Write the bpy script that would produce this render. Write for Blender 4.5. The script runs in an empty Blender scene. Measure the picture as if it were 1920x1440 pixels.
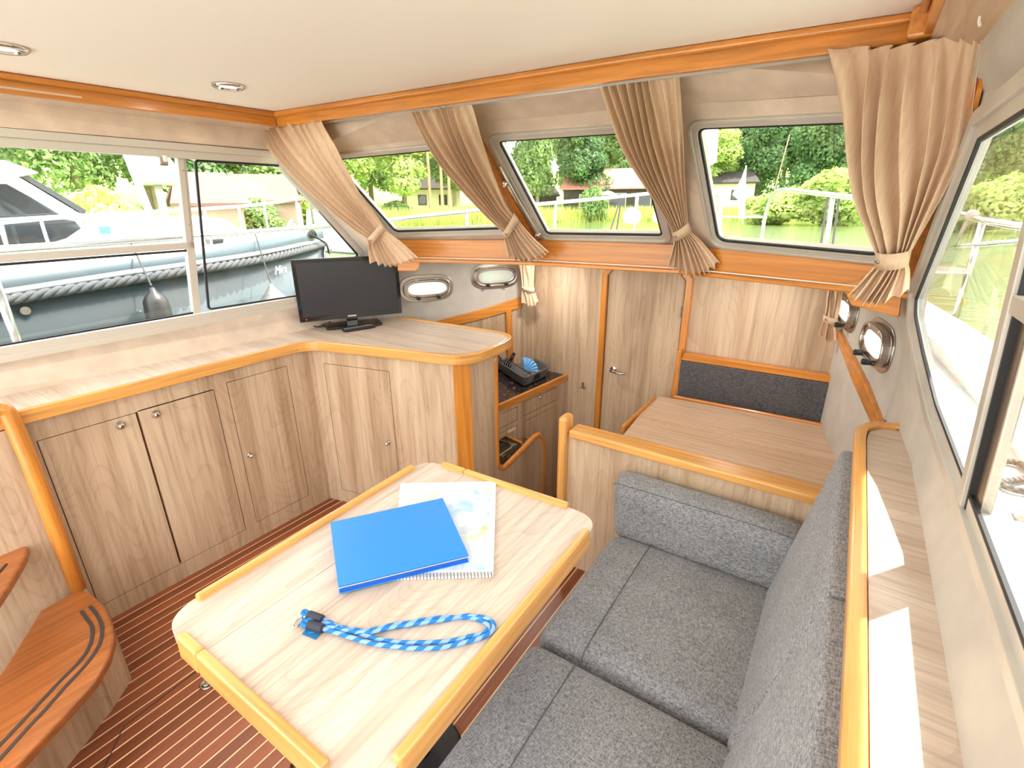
import bpy, math, random
from mathutils import Vector, Matrix
from mathutils.geometry import tessellate_polygon
random.seed(7)
SC = bpy.context.scene
COL = SC.collection

# ---------------------------------------------------------------- camera, world, sun, exposure
EYE = Vector((0.0, 0.0, 1.56))
YAW, PIT, ROL, FPX = math.radians(34.2), math.radians(20.1), math.radians(-0.38), 918.0
_cw, _sw = math.cos(YAW), math.sin(YAW)
FWD = Vector((-_sw*math.cos(PIT), _cw*math.cos(PIT), -math.sin(PIT)))
RT0 = Vector((_cw, _sw, 0)); UP0 = RT0.cross(FWD)
RT = math.cos(ROL)*RT0 + math.sin(ROL)*UP0
UPV = -math.sin(ROL)*RT0 + math.cos(ROL)*UP0
cam = bpy.data.cameras.new('camera')
cam.sensor_width = 36.0
cam.lens = FPX/1920.0*36.0
cam.clip_start = 0.02; cam.clip_end = 600
camo = bpy.data.objects.new('camera', cam); COL.objects.link(camo)
m = Matrix(((RT.x, UPV.x, -FWD.x), (RT.y, UPV.y, -FWD.y), (RT.z, UPV.z, -FWD.z))).to_4x4()
m.translation = EYE
camo.matrix_world = m
SC.camera = camo

world = bpy.data.worlds.new('world'); SC.world = world; world.use_nodes = True
wn = world.node_tree
for n in list(wn.nodes): wn.nodes.remove(n)
sky = wn.nodes.new('ShaderNodeTexSky'); sky.sky_type = 'NISHITA'; sky.sun_disc = False
sky.sun_elevation = math.radians(62); sky.sun_rotation = math.radians(40)
sky.dust_density = 4.0; sky.air_density = 1.0; sky.ozone_density = 1.0
desat = wn.nodes.new('ShaderNodeMixRGB'); desat.inputs[0].default_value = 0.6
desat.inputs[2].default_value = (12.0, 11.6, 11.0, 1)
bgn = wn.nodes.new('ShaderNodeBackground'); bgn.inputs[1].default_value = 0.26
won = wn.nodes.new('ShaderNodeOutputWorld')
wn.links.new(sky.outputs[0], desat.inputs[1]); wn.links.new(desat.outputs[0], bgn.inputs[0]); wn.links.new(bgn.outputs[0], won.inputs[0])

sun = bpy.data.lights.new('sun', 'SUN'); sun.energy = 5.5; sun.angle = math.radians(0.53); sun.color = (1.0, 0.93, 0.82)
suno = bpy.data.objects.new('sun', sun); COL.objects.link(suno)
suno.rotation_euler = Vector((0.30, 0.35, 0.88)).to_track_quat('Z', 'Y').to_euler()

SC.view_settings.view_transform = 'Standard'; SC.view_settings.look = 'None'
SC.view_settings.gamma = 1.0; SC.view_settings.use_curve_mapping = False
SC.view_settings.exposure = 1.34
SC.cycles.max_bounces = 10; SC.cycles.transparent_max_bounces = 24; SC.cycles.diffuse_bounces = 8

# ---------------------------------------------------------------- measuring helpers: a sight line met with a real plane
def ray(px, py): return FWD + RT*((px-960)/FPX) - UPV*((py-720)/FPX)
def PL(px, py, n, d):
    n = Vector(n); r = ray(px, py); return EYE + r*((d-n.dot(EYE))/n.dot(r))
def PZ(px, py, z): return PL(px, py, (0, 0, 1), z)
def PX(px, py, x): return PL(px, py, (1, 0, 0), x)
def PY(px, py, y): return PL(px, py, (0, 1, 0), y)
def PV(px, py, a, b):
    n = Vector((-(b[1]-a[1]), b[0]-a[0], 0)); return PL(px, py, n, n.x*a[0]+n.y*a[1])
def PP(px, py, a, b, c):
    a, b, c = Vector(a), Vector(b), Vector(c); n = (b-a).cross(c-a); return PL(px, py, n, n.dot(a))
def PD(px, py, dist):
    r = ray(px, py); h = math.hypot(r.x, r.y); return EYE + r*(dist/h)

# ---------------------------------------------------------------- materials
def s2l(c): return tuple((v/12.92 if v <= 0.04045 else ((v+0.055)/1.055)**2.4) for v in (x/255.0 for x in c)) + (1.0,)
def new_mat(name):
    m = bpy.data.materials.new(name); m.use_nodes = True
    nt = m.node_tree; b = nt.nodes['Principled BSDF']; return m, nt, b
def coords(nt, scale=(1, 1, 1), rot=(0, 0, 0)):
    tc = nt.nodes.new('ShaderNodeTexCoord'); mp = nt.nodes.new('ShaderNodeMapping')
    mp.inputs['Scale'].default_value = scale; mp.inputs['Rotation'].default_value = rot
    nt.links.new(tc.outputs['Object'], mp.inputs['Vector']); return mp.outputs['Vector']
def noise(nt, vec, scale, detail=4, rough=0.5, dist=0):
    n = nt.nodes.new('ShaderNodeTexNoise'); n.inputs['Scale'].default_value = scale; n.inputs['Detail'].default_value = detail
    n.inputs['Roughness'].default_value = rough; n.inputs['Distortion'].default_value = dist
    nt.links.new(vec, n.inputs['Vector']); return n.outputs['Fac']
def ramp(nt, fac, stops):
    r = nt.nodes.new('ShaderNodeValToRGB'); e = r.color_ramp.elements
    while len(e) < len(stops): e.new(0.5)
    for i, (p, c) in enumerate(stops): e[i].position = p; e[i].color = s2l(c) if len(c) == 3 else c
    nt.links.new(fac, r.inputs['Fac']); return r.outputs['Color']
def mixc(nt, a, b, fac, mode='MIX'):
    n = nt.nodes.new('ShaderNodeMixRGB'); n.blend_type = mode
    if isinstance(fac, float): n.inputs[0].default_value = fac
    else: nt.links.new(fac, n.inputs[0])
    for i, v in ((1, a), (2, b)):
        if isinstance(v, tuple): n.inputs[i].default_value = v
        else: nt.links.new(v, n.inputs[i])
    return n.outputs[0]
def bump(nt, b, h, strength=0.2, dist=0.002):
    n = nt.nodes.new('ShaderNodeBump'); n.inputs['Strength'].default_value = strength; n.inputs['Distance'].default_value = dist
    nt.links.new(h, n.inputs['Height']); nt.links.new(n.outputs[0], b.inputs['Normal'])
def plain(name, col, rough=0.5, metal=0.0, spec=0.5, var=0.0, vscale=8, coat=0.0):
    m, nt, b = new_mat(name)
    b.inputs['Base Color'].default_value = s2l(col); b.inputs['Roughness'].default_value = rough
    b.inputs['Metallic'].default_value = metal; b.inputs['Specular IOR Level'].default_value = spec
    b.inputs['Coat Weight'].default_value = coat
    v = coords(nt)
    if var > 0:
        f = noise(nt, v, vscale, 5)
        lo = tuple(max(0, int(x*(1-var))) for x in col); hi = tuple(min(255, int(x*(1+var))) for x in col)
        nt.links.new(ramp(nt, f, [(0.3, lo), (0.7, hi)]), b.inputs['Base Color'])
    return m
def laminate(name, axis, lo, mid, hi, rough=0.42, seed=0.0):
    m, nt, b = new_mat(name)
    al = {'x': 0, 'y': 1, 'z': 2}[axis]
    s1 = [7.0]*3; s1[al] = 0.55
    s2 = [70.0]*3; s2[al] = 2.2
    v1 = coords(nt, tuple(s1)); v2 = coords(nt, tuple(s2))
    f1 = noise(nt, v1, 1.0, 5, 0.55, 0.9)
    f2 = noise(nt, v2, 1.0, 3, 0.6, 0.2)
    c1 = ramp(nt, f1, [(0.25, lo), (0.45, mid), (0.62, hi), (0.75, mid)])
    c2 = ramp(nt, f2, [(0.30, (172, 165, 160)), (0.55, (255, 255, 255))])
    c = mixc(nt, c1, c2, 0.42, 'MULTIPLY')
    # cathedral figure: rings of a very stretched noise
    s3 = [3.2]*3; s3[al] = 0.8
    f3 = noise(nt, coords(nt, tuple(s3)), 1.0, 1, 0.4, 1.2)
    mth = nt.nodes.new('ShaderNodeMath'); mth.operation = 'MULTIPLY'; mth.inputs[1].default_value = 26.0; nt.links.new(f3, mth.inputs[0])
    fr = nt.nodes.new('ShaderNodeMath'); fr.operation = 'FRACT'; nt.links.new(mth.outputs[0], fr.inputs[0])
    c3 = ramp(nt, fr.outputs[0], [(0.0, (205, 198, 192)), (0.35, (255, 255, 255)), (1.0, (255, 255, 255))])
    c = mixc(nt, c, c3, 0.28, 'MULTIPLY')
    nt.links.new(c, b.inputs['Base Color']); b.inputs['Roughness'].default_value = rough
    b.inputs['Specular IOR Level'].default_value = 0.4
    bump(nt, b, f2, 0.12, 0.0006)
    return m
LAMC = ((164, 136, 107), (192, 164, 134), (208, 184, 155))
LAM = {a: laminate('laminate_oak_'+a, a, *LAMC) for a in 'xyz'}
LTOP = {a: laminate('laminate_top_'+a, a, (188, 167, 149), (206, 187, 169), (217, 201, 185), 0.36) for a in 'xy'}
def teak(name, axis, col=(216, 140, 58), rough=0.28):
    m, nt, b = new_mat(name)
    al = {'x': 0, 'y': 1, 'z': 2, 'h': 0}[axis]; s = [60.0]*3; s[al] = 2.5
    if axis == 'h': s = [2.5, 2.5, 90.0]
    f = noise(nt, coords(nt, tuple(s)), 1.0, 4, 0.6, 0.4)
    s = [9.0]*3; s[al] = 0.8
    if axis == 'h': s = [0.8, 0.8, 9.0]
    g = noise(nt, coords(nt, tuple(s)), 1.0, 3, 0.5, 0.6)
    k = lambda q: tuple(min(255, int(x*q)) for x in col)
    c = mixc(nt, ramp(nt, f, [(0.3, k(0.84)), (0.62, k(1.03))]), ramp(nt, g, [(0.3, (228, 216, 204)), (0.65, (255, 255, 255))]), 0.5, 'MULTIPLY')
    nt.links.new(c, b.inputs['Base Color']); b.inputs['Roughness'].default_value = rough
    b.inputs['Coat Weight'].default_value = 0.35; b.inputs['Coat Roughness'].default_value = 0.15
    bump(nt, b, f, 0.08, 0.0005)
    return m
TEAK = {a: teak('varnished_oak_'+a, a) for a in 'xyzh'}
TEAKL = {a: teak('pale_varnished_oak_'+a, a, (230, 168, 92)) for a in 'xyh'}
STEP = teak('step_wood', 'y', (172, 104, 54), 0.35)
TEAKL['z'] = teak('pale_varnished_oak_z', 'z', (230, 168, 92))
MAHO = []
for i in range(3):
    m, nt, b = new_mat('mahogany_plank')
    f = noise(nt, coords(nt, (40, 1.6, 40)), 1.0, 5, 0.65, 0.4)
    q = (1.0, 0.9, 1.08)[i]
    nt.links.new(ramp(nt, f, [(0.25, tuple(int(x*q) for x in (104, 52, 32))), (0.7, tuple(int(x*q) for x in (150, 86, 56)))]), b.inputs['Base Color'])
    b.inputs['Roughness'].default_value = 0.33; MAHO.append(m)
HOLLY = plain('holly_strip', (232, 194, 146), 0.4, var=0.05)
def fabric(name, dark, lite, sc=1.0, thread=0.5):
    m, nt, b = new_mat(name)
    a = noise(nt, coords(nt, (420*sc, 90*sc, 200*sc)), 1.0, 3, 0.7)
    c = noise(nt, coords(nt, (90*sc, 420*sc, 200*sc)), 1.0, 3, 0.7)
    d = noise(nt, coords(nt), 9, 3)
    ca = ramp(nt, a, [(0.36, dark), (0.64, lite)]); cb = ramp(nt, c, [(0.36, dark), (0.64, lite)])
    cc = mixc(nt, ca, cb, 0.5); cd = mixc(nt, cc, ramp(nt, d, [(0.3, (225, 225, 225)), (0.7, (255, 255, 255))]), 0.6, 'MULTIPLY')
    nt.links.new(cd, b.inputs['Base Color']); b.inputs['Roughness'].default_value = 0.95
    b.inputs['Specular IOR Level'].default_value = 0.1; b.inputs['Sheen Weight'].default_value = 0.15
    bump(nt, b, a, 0.5, 0.0015)
    return m
SOFA = fabric('grey_melange', (78, 79, 83), (180, 180, 182), 1.0)
CUSH = fabric('charcoal_melange', (58, 56, 58), (112, 110, 112), 0.9)
SEAM = plain('seam_thread', (88, 88, 92), 0.9)
HEADLINER = plain('vinyl_ceiling', (240, 234, 224), 0.6, spec=0.2)
SUEDE = plain('marbled_wall_vinyl', (208, 190, 171), 0.75, var=0.05, vscale=13, spec=0.2)
GREYWALL = plain('grey_wall_vinyl', (190, 184, 174), 0.7, var=0.04, vscale=10, spec=0.2)
ALU = plain('anodised_aluminium', (206, 202, 194), 0.38, 0.35, var=0.03)
PALEALU = plain('pale_painted_aluminium', (205, 199, 188), 0.45, 0.25)
CHROME = plain('chrome', (215, 212, 208), 0.12, 1.0)
STEEL = plain('brushed_steel', (180, 172, 162), 0.3, 1.0)
RUBBER = plain('black_rubber', (34, 34, 38), 0.6)
BLACKG = plain('black_gloss_plastic', (14, 13, 15), 0.12, coat=0.5)
BLACKM = plain('black_matt_plastic', (30, 30, 33), 0.5)
GREYP = plain('grey_plastic', (108, 108, 110), 0.45)
BLUEP = plain('blue_folder_card', (34, 132, 232), 0.42)
BLUED = plain('blue_folder_edge', (16, 90, 190), 0.5)
GEL = plain('white_gelcoat', (216, 216, 214), 0.3, spec=0.5)
WHITE = plain('white_plastic', (235, 232, 226), 0.4)
def cloth_mat():
    m, nt, b = new_mat('curtain_cotton')
    f = noise(nt, coords(nt, (40, 40, 4)), 3.0, 3)
    col = ramp(nt, f, [(0.3, (216, 186, 156)), (0.7, (228, 202, 172))])
    out = nt.nodes['Material Output']
    nt.links.new(col, b.inputs['Base Color']); b.inputs['Roughness'].default_value = 0.9; b.inputs['Specular IOR Level'].default_value = 0.1
    tr = nt.nodes.new('ShaderNodeBsdfTranslucent'); nt.links.new(col, tr.inputs[0])
    mx = nt.nodes.new('ShaderNodeMixShader'); mx.inputs[0].default_value = 0.15
    nt.links.new(b.outputs[0], mx.inputs[1]); nt.links.new(tr.outputs[0], mx.inputs[2]); nt.links.new(mx.outputs[0], out.inputs[0])
    return m
COTTON = cloth_mat()
def glass_mat(name, tint=(0.96, 0.98, 0.97), ior=1.5, rough=0.0, milk=0.0):
    m, nt, b = new_mat(name); nt.nodes.remove(b); out = nt.nodes['Material Output']
    t = nt.nodes.new('ShaderNodeBsdfTransparent'); t.inputs[0].default_value = tint+(1,)
    g = nt.nodes.new('ShaderNodeBsdfGlossy'); g.inputs['Roughness'].default_value = rough
    lw = nt.nodes.new('ShaderNodeLayerWeight'); lw.inputs[0].default_value = 0.5
    pw = nt.nodes.new('ShaderNodeMath'); pw.operation = 'POWER'; pw.inputs[1].default_value = 5.0; nt.links.new(lw.outputs['Facing'], pw.inputs[0])
    fr = nt.nodes.new('ShaderNodeMath'); fr.operation = 'MULTIPLY_ADD'; fr.inputs[1].default_value = 0.9; fr.inputs[2].default_value = 0.04; nt.links.new(pw.outputs[0], fr.inputs[0])
    mx = nt.nodes.new('ShaderNodeMixShader')
    nt.links.new(fr.outputs[0], mx.inputs[0]); nt.links.new(t.outputs[0], mx.inputs[1]); nt.links.new(g.outputs[0], mx.inputs[2])
    last = mx.outputs[0]
    if milk:
        tl = nt.nodes.new('ShaderNodeBsdfTranslucent'); tl.inputs[0].default_value = (0.95, 0.95, 0.95, 1)
        m2 = nt.nodes.new('ShaderNodeMixShader'); m2.inputs[0].default_value = milk
        nt.links.new(last, m2.inputs[1]); nt.links.new(tl.outputs[0], m2.inputs[2]); last = m2.outputs[0]
    nt.links.new(last, out.inputs[0]); return m
GLASS = glass_mat('window_glass')
MILK = glass_mat('frosted_port_glass', milk=0.8)
def marble():
    m, nt, b = new_mat('black_marble_worktop')
    f = noise(nt, coords(nt), 14, 6, 0.6, 2.5)
    nt.links.new(ramp(nt, f, [(0.0, (26, 24, 26)), (0.52, (44, 38, 38)), (0.6, (52, 46, 44)), (0.63, (150, 140, 132)), (0.66, (46, 40, 40))]), b.inputs['Base Color'])
    b.inputs['Roughness'].default_value = 0.18; return m
MARBLE = marble()

# ---------------------------------------------------------------- mesh building
class MB:
    def __init__(s): s.v = []; s.f = []; s.mi = []; s.cur = 0
    def add(s, vs, fs):
        o = len(s.v); s.v += [tuple(v) for v in vs]
        for f in fs: s.f.append(tuple(i+o for i in f)); s.mi.append(s.cur)
        return s
    def box(s, x0, x1, y0, y1, z0, z1):
        vs = [(x, y, z) for z in (z0, z1) for x, y in ((x0, y0), (x1, y0), (x1, y1), (x0, y1))]
        return s.add(vs, [(3, 2, 1, 0), (4, 5, 6, 7), (0, 1, 5, 4), (1, 2, 6, 5), (2, 3, 7, 6), (3, 0, 4, 7)])
    def hexa(s, b, t):
        return s.add(list(b)+list(t), [(3, 2, 1, 0), (4, 5, 6, 7), (0, 1, 5, 4), (1, 2, 6, 5), (2, 3, 7, 6), (3, 0, 4, 7)])
    def obox(s, c, u, v, w):
        c, u, v, w = Vector(c), Vector(u), Vector(v), Vector(w)
        b = [c-u-v-w, c+u-v-w, c+u+v-w, c-u+v-w]; return s.hexa(b, [p+2*w for p in b])
    def prism(s, poly, z0, z1):
        n = len(poly); vs = [(p[0], p[1], z0) for p in poly]+[(p[0], p[1], z1) for p in poly]
        return s.add(vs, [tuple(range(n-1, -1, -1)), tuple(range(n, 2*n))]+[(i, (i+1) % n, (i+1) % n+n, i+n) for i in range(n)])
    def slab(s, poly, vec):
        vec = Vector(vec); n = len(poly); a = [Vector(p) for p in poly]; vs = a+[p+vec for p in a]
        return s.add(vs, [tuple(range(n-1, -1, -1)), tuple(range(n, 2*n))]+[(i, (i+1) % n, (i+1) % n+n, i+n) for i in range(n)])
    def holed(s, outer, holes, vec):
        vec = Vector(vec); loops = [[Vector(p) for p in outer]]+[[Vector(p) for p in h] for h in holes]
        flat = [p for l in loops for p in l]; tris = tessellate_polygon(loops); n = len(flat)
        fs = [tuple(t) for t in tris]+[tuple(i+n for i in reversed(t)) for t in tris]
        o = 0
        for l in loops:
            k = len(l); fs += [(o+i, o+(i+1) % k, o+(i+1) % k+n, o+i+n) for i in range(k)]; o += k
        return s.add(flat+[p+vec for p in flat], fs)
    def ring(s, a, b, vec):
        vec = Vector(vec); n = len(a); a = [Vector(p) for p in a]; b = [Vector(p) for p in b]
        vs = a+b+[p+vec for p in a]+[p+vec for p in b]; fs = []
        for i in range(n):
            j = (i+1) % n
            fs += [(i, j, n+j, n+i), (2*n+i, 3*n+i, 3*n+j, 2*n+j), (i, 2*n+i, 2*n+j, j), (n+i, n+j, 3*n+j, 3*n+i)]
        return s.add(vs, fs)
    def tube(s, path, r, n=10, closed=False, sx=1.0, up=None, matf=None):
        P = [Vector(p) for p in path]; m_ = len(P); rs = r if isinstance(r, (list, tuple)) else [r]*m_
        T = []
        for i in range(m_):
            a = P[(i-1) % m_] if (closed or i > 0) else P[i]; b = P[(i+1) % m_] if (closed or i < m_-1) else P[i]
            T.append((b-a).normalized())
        N = Vector(up) if up else (Vector((0, 0, 1)) if abs(T[0].z) < 0.9 else Vector((1, 0, 0)))
        vs = []; rings = []
        for i in range(m_):
            N = (N-T[i]*N.dot(T[i])).normalized(); B = T[i].cross(N)
            vs += [P[i]+(N*math.cos(2*math.pi*k/n)+B*math.sin(2*math.pi*k/n)*sx)*rs[i] for k in range(n)]
        o = len(s.v); s.v += [tuple(v) for v in vs]
        for i in range(m_ if closed else m_-1):
            for k in range(n):
                a = o+i*n+k; b = o+i*n+(k+1) % n; c = o+((i+1) % m_)*n+(k+1) % n; d = o+((i+1) % m_)*n+k
                s.f.append((a, b, c, d)); s.mi.append(matf(i, k) if matf else s.cur)
        if not closed:
            s.f.append(tuple(o+k for k in range(n-1, -1, -1))); s.f.append(tuple(o+(m_-1)*n+k for k in range(n))); s.mi += [s.cur]*2
        return s
    def lathe(s, base, axis, prof, n=20):
        base = Vector(base); ax = Vector(axis).normalized(); u = ax.orthogonal().normalized(); w = ax.cross(u)
        vs = []
        for (r, h) in prof: vs += [base+ax*h+(u*math.cos(2*math.pi*k/n)+w*math.sin(2*math.pi*k/n))*r for k in range(n)]
        fs = []
        for i in range(len(prof)-1):
            for k in range(n): fs.append((i*n+k, i*n+(k+1) % n, (i+1)*n+(k+1) % n, (i+1)*n+k))
        fs += [tuple(range(n-1, -1, -1)), tuple((len(prof)-1)*n+k for k in range(n))]
        return s.add(vs, fs)
    def grid(s, fn, nu, nv):
        vs = [fn(i/nu, j/nv) for j in range(nv+1) for i in range(nu+1)]; w = nu+1
        return s.add(vs, [(j*w+i, j*w+i+1, (j+1)*w+i+1, (j+1)*w+i) for j in range(nv) for i in range(nu)])

def tag(o, label=None, cat=None, group=None, kind=None):
    if label: o['label'] = label
    if cat: o['category'] = cat
    if group: o['group'] = group
    if kind: o['kind'] = kind
    return o
def thing(name, loc, label, cat, group=None, kind=None):
    o = bpy.data.objects.new(name, None); o.empty_display_size = 0.05; o.location = Vector(loc); COL.objects.link(o)
    return tag(o, label, cat, group, kind)
def wpos(o):
    p = Vector((0, 0, 0))
    while o: p += Vector(o.location); o = o.parent
    return p
def obj(name, mb, mat, parent=None, bev=0.0, smooth=False, sub=0, segs=2, solid=0.0, label=None, kind=None):
    me = bpy.data.meshes.new(name); me.from_pydata(mb.v, [], mb.f)
    mats = mat if isinstance(mat, (list, tuple)) else [mat]
    for q in mats: me.materials.append(q)
    if len(mats) > 1: me.polygons.foreach_set('material_index', mb.mi)
    if smooth: me.polygons.foreach_set('use_smooth', [True]*len(me.polygons))
    me.update()
    o = bpy.data.objects.new(name, me); COL.objects.link(o)
    if parent: o.parent = parent; o.location = -wpos(parent)
    if solid: md = o.modifiers.new('solid', 'SOLIDIFY'); md.thickness = solid; md.offset = 0
    if bev:
        md = o.modifiers.new('bevel', 'BEVEL'); md.width = bev; md.segments = segs; md.limit_method = 'ANGLE'; md.angle_limit = math.radians(28)
    if sub: md = o.modifiers.new('sub', 'SUBSURF'); md.levels = sub; md.render_levels = sub
    return tag(o, label, kind=kind)
def single(name, mb, mat, label, cat, group=None, **k):
    return tag(obj(name, mb, mat, **k), label, cat, group)
def struct(name, mb, mat, **k):
    return obj(name, mb, mat, kind='structure', **k)
def copy_tree(o, delta, parent=None):
    c = o.copy(); COL.objects.link(c)
    if parent is not None: c.parent = parent
    else: c.location = Vector(o.location)+Vector(delta)
    for ch in list(o.children): copy_tree(ch, delta, c)
    return c

# planar rounded outlines
def basis(pts):
    a, b, c = Vector(pts[0]), Vector(pts[1]), Vector(pts[2]); u = (b-a).normalized(); n = u.cross(c-a).normalized(); v = n.cross(u); return a, u, v, n
def to2(pts, bs): return [((Vector(p)-bs[0]).dot(bs[1]), (Vector(p)-bs[0]).dot(bs[2])) for p in pts]
def to3(p2, bs): return [bs[0]+bs[1]*x+bs[2]*y for x, y in p2]
def inset2(p, d):
    n = len(p); out = []
    A = sum(p[i][0]*p[(i+1) % n][1]-p[(i+1) % n][0]*p[i][1] for i in range(n)); sg = 1 if A > 0 else -1
    for i in range(n):
        p0, p1, p2 = Vector(p[i-1]), Vector(p[i]), Vector(p[(i+1) % n])
        e1 = (p1-p0).normalized(); e2 = (p2-p1).normalized()
        n1 = Vector((-e1.y, e1.x))*sg; n2 = Vector((-e2.y, e2.x))*sg
        b = (n1+n2); b = b/max(1e-6, b.length_squared)*2; out.append(tuple(p1+b*d))
    return out
def round2(p, r, k=6):
    n = len(p); out = []; rr = r if isinstance(r, (list, tuple)) else [r]*n
    for i in range(n):
        p0, p1, p2 = Vector(p[i-1]), Vector(p[i]), Vector(p[(i+1) % n]); r_ = rr[i]
        if r_ <= 0: out.append(tuple(p1)); continue
        e1 = (p0-p1).normalized(); e2 = (p2-p1).normalized(); ang = e1.angle(e2); t = min(r_/math.tan(ang/2), 0.48*(p0-p1).length, 0.48*(p2-p1).length)
        a, b = p1+e1*t, p1+e2*t
        for j in range(k+1):
            q = j/k; out.append(tuple(a*(1-q)**2+p1*2*q*(1-q)+b*q*q))
    return out
def catmull(pts, n):
    P = [Vector(p) for p in pts]; out = []
    P = [P[0]*2-P[1]]+P+[P[-1]*2-P[-2]]
    for i in range(1, len(P)-2):
        for j in range(n):
            t = j/n; a, b, c, d = P[i-1], P[i], P[i+1], P[i+2]
            out.append(0.5*((2*b)+(c-a)*t+(2*a-5*b+4*c-d)*t*t+(3*b-a-3*c+d)*t**3))
    out.append(P[-2]); return out

# ================================================================ SHELL
def fL(y, z): return -2.5+0.16*max(0, z-0.93)+0.30*max(0, y-1.4)
def fR(y, z): return 0.25-0.11*max(0, z-1.0)-0.07*max(0, y-1.1)
def PS(px, py, f, x0):
    x = x0
    for i in range(60):
        p = PX(px, py, x); x = 0.5*x+0.5*f(p.y, p.z)
    return p
def band(path, w, z0, z1, left=True):
    mb = MB(); P = [Vector((p[0], p[1])) for p in path]; n = len(P); Q = []
    for i in range(n):
        e1 = (P[i]-P[i-1]).normalized() if i else (P[1]-P[0]).normalized()
        e2 = (P[i+1]-P[i]).normalized() if i < n-1 else e1
        nn = Vector((-e1.y, e1.x))+Vector((-e2.y, e2.x)); nn = nn/nn.length_squared*2
        Q.append(P[i]+nn*(w if left else -w))
    vs = []
    for p, q in zip(P, Q):
        zz0 = z0; vs += [(p.x, p.y, z0), (q.x, q.y, z0), (q.x, q.y, z1), (p.x, p.y, z1)]
    fs = [(0, 1, 2, 3), ((n-1)*4+3, (n-1)*4+2, (n-1)*4+1, (n-1)*4)]
    for i in range(n-1):
        for k in range(4): fs.append((i*4+k, (i+1)*4+k, (i+1)*4+(k+1) % 4, i*4+(k+1) % 4))
    return mb.add(vs, fs)

def plank_floor(name, x0, x1, y0, y1, z, pitch=0.045, strip=0.005):
    root = thing(name, (0.5*(x0+x1), 0.5*(y0+y1), z), None, None, kind='structure')
    obj('subfloor', MB().box(x0, x1, y0, y1, z-0.03, z-0.012), MAHO[1], root)
    k = int(round((x1-x0)/pitch))
    pm = MB().box(-pitch/2+0.0002, pitch/2-strip, y0, y1, 0, 0.012); sm = MB().box(pitch/2-strip+0.0002, pitch/2-0.0002, y0, y1, 0, 0.0122)
    base = []
    for i in range(3): base.append(obj('plank', pm, MAHO[i], root))
    st = obj('inlay_strip', sm, HOLLY, root)
    rp = Vector((x0+pitch/2, 0, z-0.012))
    ms = [b.data for b in base]
    for b in base[1:]: bpy.data.objects.remove(b)
    for i in range(k):
        for key, me in (('plank', ms[random.randrange(3)]), ('inlay_strip', st.data)):
            if i == 0: o = base[0] if key == 'plank' else st
            else: o = bpy.data.objects.new(key, me); COL.objects.link(o); o.parent = root
            o.location = rp+Vector((i*pitch, 0, 0))-wpos(root)
    return root
fl = plank_floor('floor', -2.26, 0.06, -0.5, 1.72, 0.0)
fg = plank_floor('floor_galley', -1.50, 0.02, 1.74, 2.74, -0.4)
struct('trim_floor_edge', MB().box(-1.35, 0.05, 1.72, 1.738, -0.4, 0.001), LAM['x'])
# hatch seam (recessed dark gap) and its flush ring pull
hs = MB()
pa, pb, pc = PZ(376, 1252, 0.001), PZ(232, 1362, 0.001), PZ(196, 1438, 0.001)
hs.tube([pa+Vector((0, 0.62, 0)), pa, pb, pc, pc+Vector((0.25, -0.28, 0))], 0.0016, 4)
obj('hatch_seam', hs, RUBBER, fl)
rg = thing('hatch_lift_ring', PZ(390, 1281, 0.001), 'round steel flush lift ring set in the striped mahogany floor hatch beside the table', 'lift ring')
c = PZ(390, 1281, 0.0005)
obj('flange', MB().lathe(c, (0, 0, 1), [(0.0, 0), (0.026, 0), (0.027, 0.002), (0.024, 0.004), (0.019, 0.004), (0.018, 0.0015), (0.0, 0.0015)], 28), STEEL, rg, smooth=True)
obj('pull_ring', MB().tube([c+Vector((0.011*math.cos(a*math.pi/9), 0.015*math.sin(a*math.pi/9), 0.0045)) for a in range(18)], 0.0022, 8, True), CHROME, rg, smooth=True)

# ceiling and its varnished border
CZ = 1.95
TR = [(-2.30, -0.9), (-2.262, 0.3), (-2.226, 1.433), (-1.361, 1.478), (-0.591, 1.509), (0.035, 1.564), (0.03, 1.2), (0.03, -0.9)]
struct('ceiling', MB().prism([(-2.36, -0.9), (-2.36, 1.56), (-1.36, 1.60), (-0.59, 1.64), (0.12, 1.68), (0.12, -0.9)], CZ, CZ+0.03), HEADLINER)
struct('ceiling_roof_sunshade', MB().prism([(-2.80, -0.9), (-2.80, 1.7), (-2.3, 2.25), (-1.36, 2.48), (-0.59, 2.52), (0.30, 2.42), (0.53, 2.05), (0.47, 1.70), (0.47, -0.9)], CZ+0.035, CZ+0.07), GEL)  # unseen roof; its overhang is shaped to keep sun off cabin surfaces
for i, (a, b) in enumerate(zip(TR[:-1], TR[1:])):
    va, vb = Vector((a[0], a[1])), Vector((b[0], b[1]))
    if i in (0, 5): continue
    nxt = [a, b]
tl = [(-2.30, -0.9), (-2.226, 1.433)]; tf = [(-2.226, 1.433), (-1.361, 1.478), (-0.591, 1.509), (0.035, 1.564)]; tr_ = [(0.035, 1.564), (0.028, -0.9)]
for nm, path, ax in (('trim_1', tl, 'y'), ('trim_2', tf, 'x'), ('trim_3', tr_, 'y')):
    struct(nm, band(path, 0.020, CZ-0.058, CZ-0.0005, True), TEAK[ax], bev=0.003)
    o = struct(nm+'_moulding', band([(p[0], p[1]) for p in path], -0.016, CZ-0.020, CZ-0.001, True), TEAK[ax], bev=0.007, segs=3)
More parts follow.
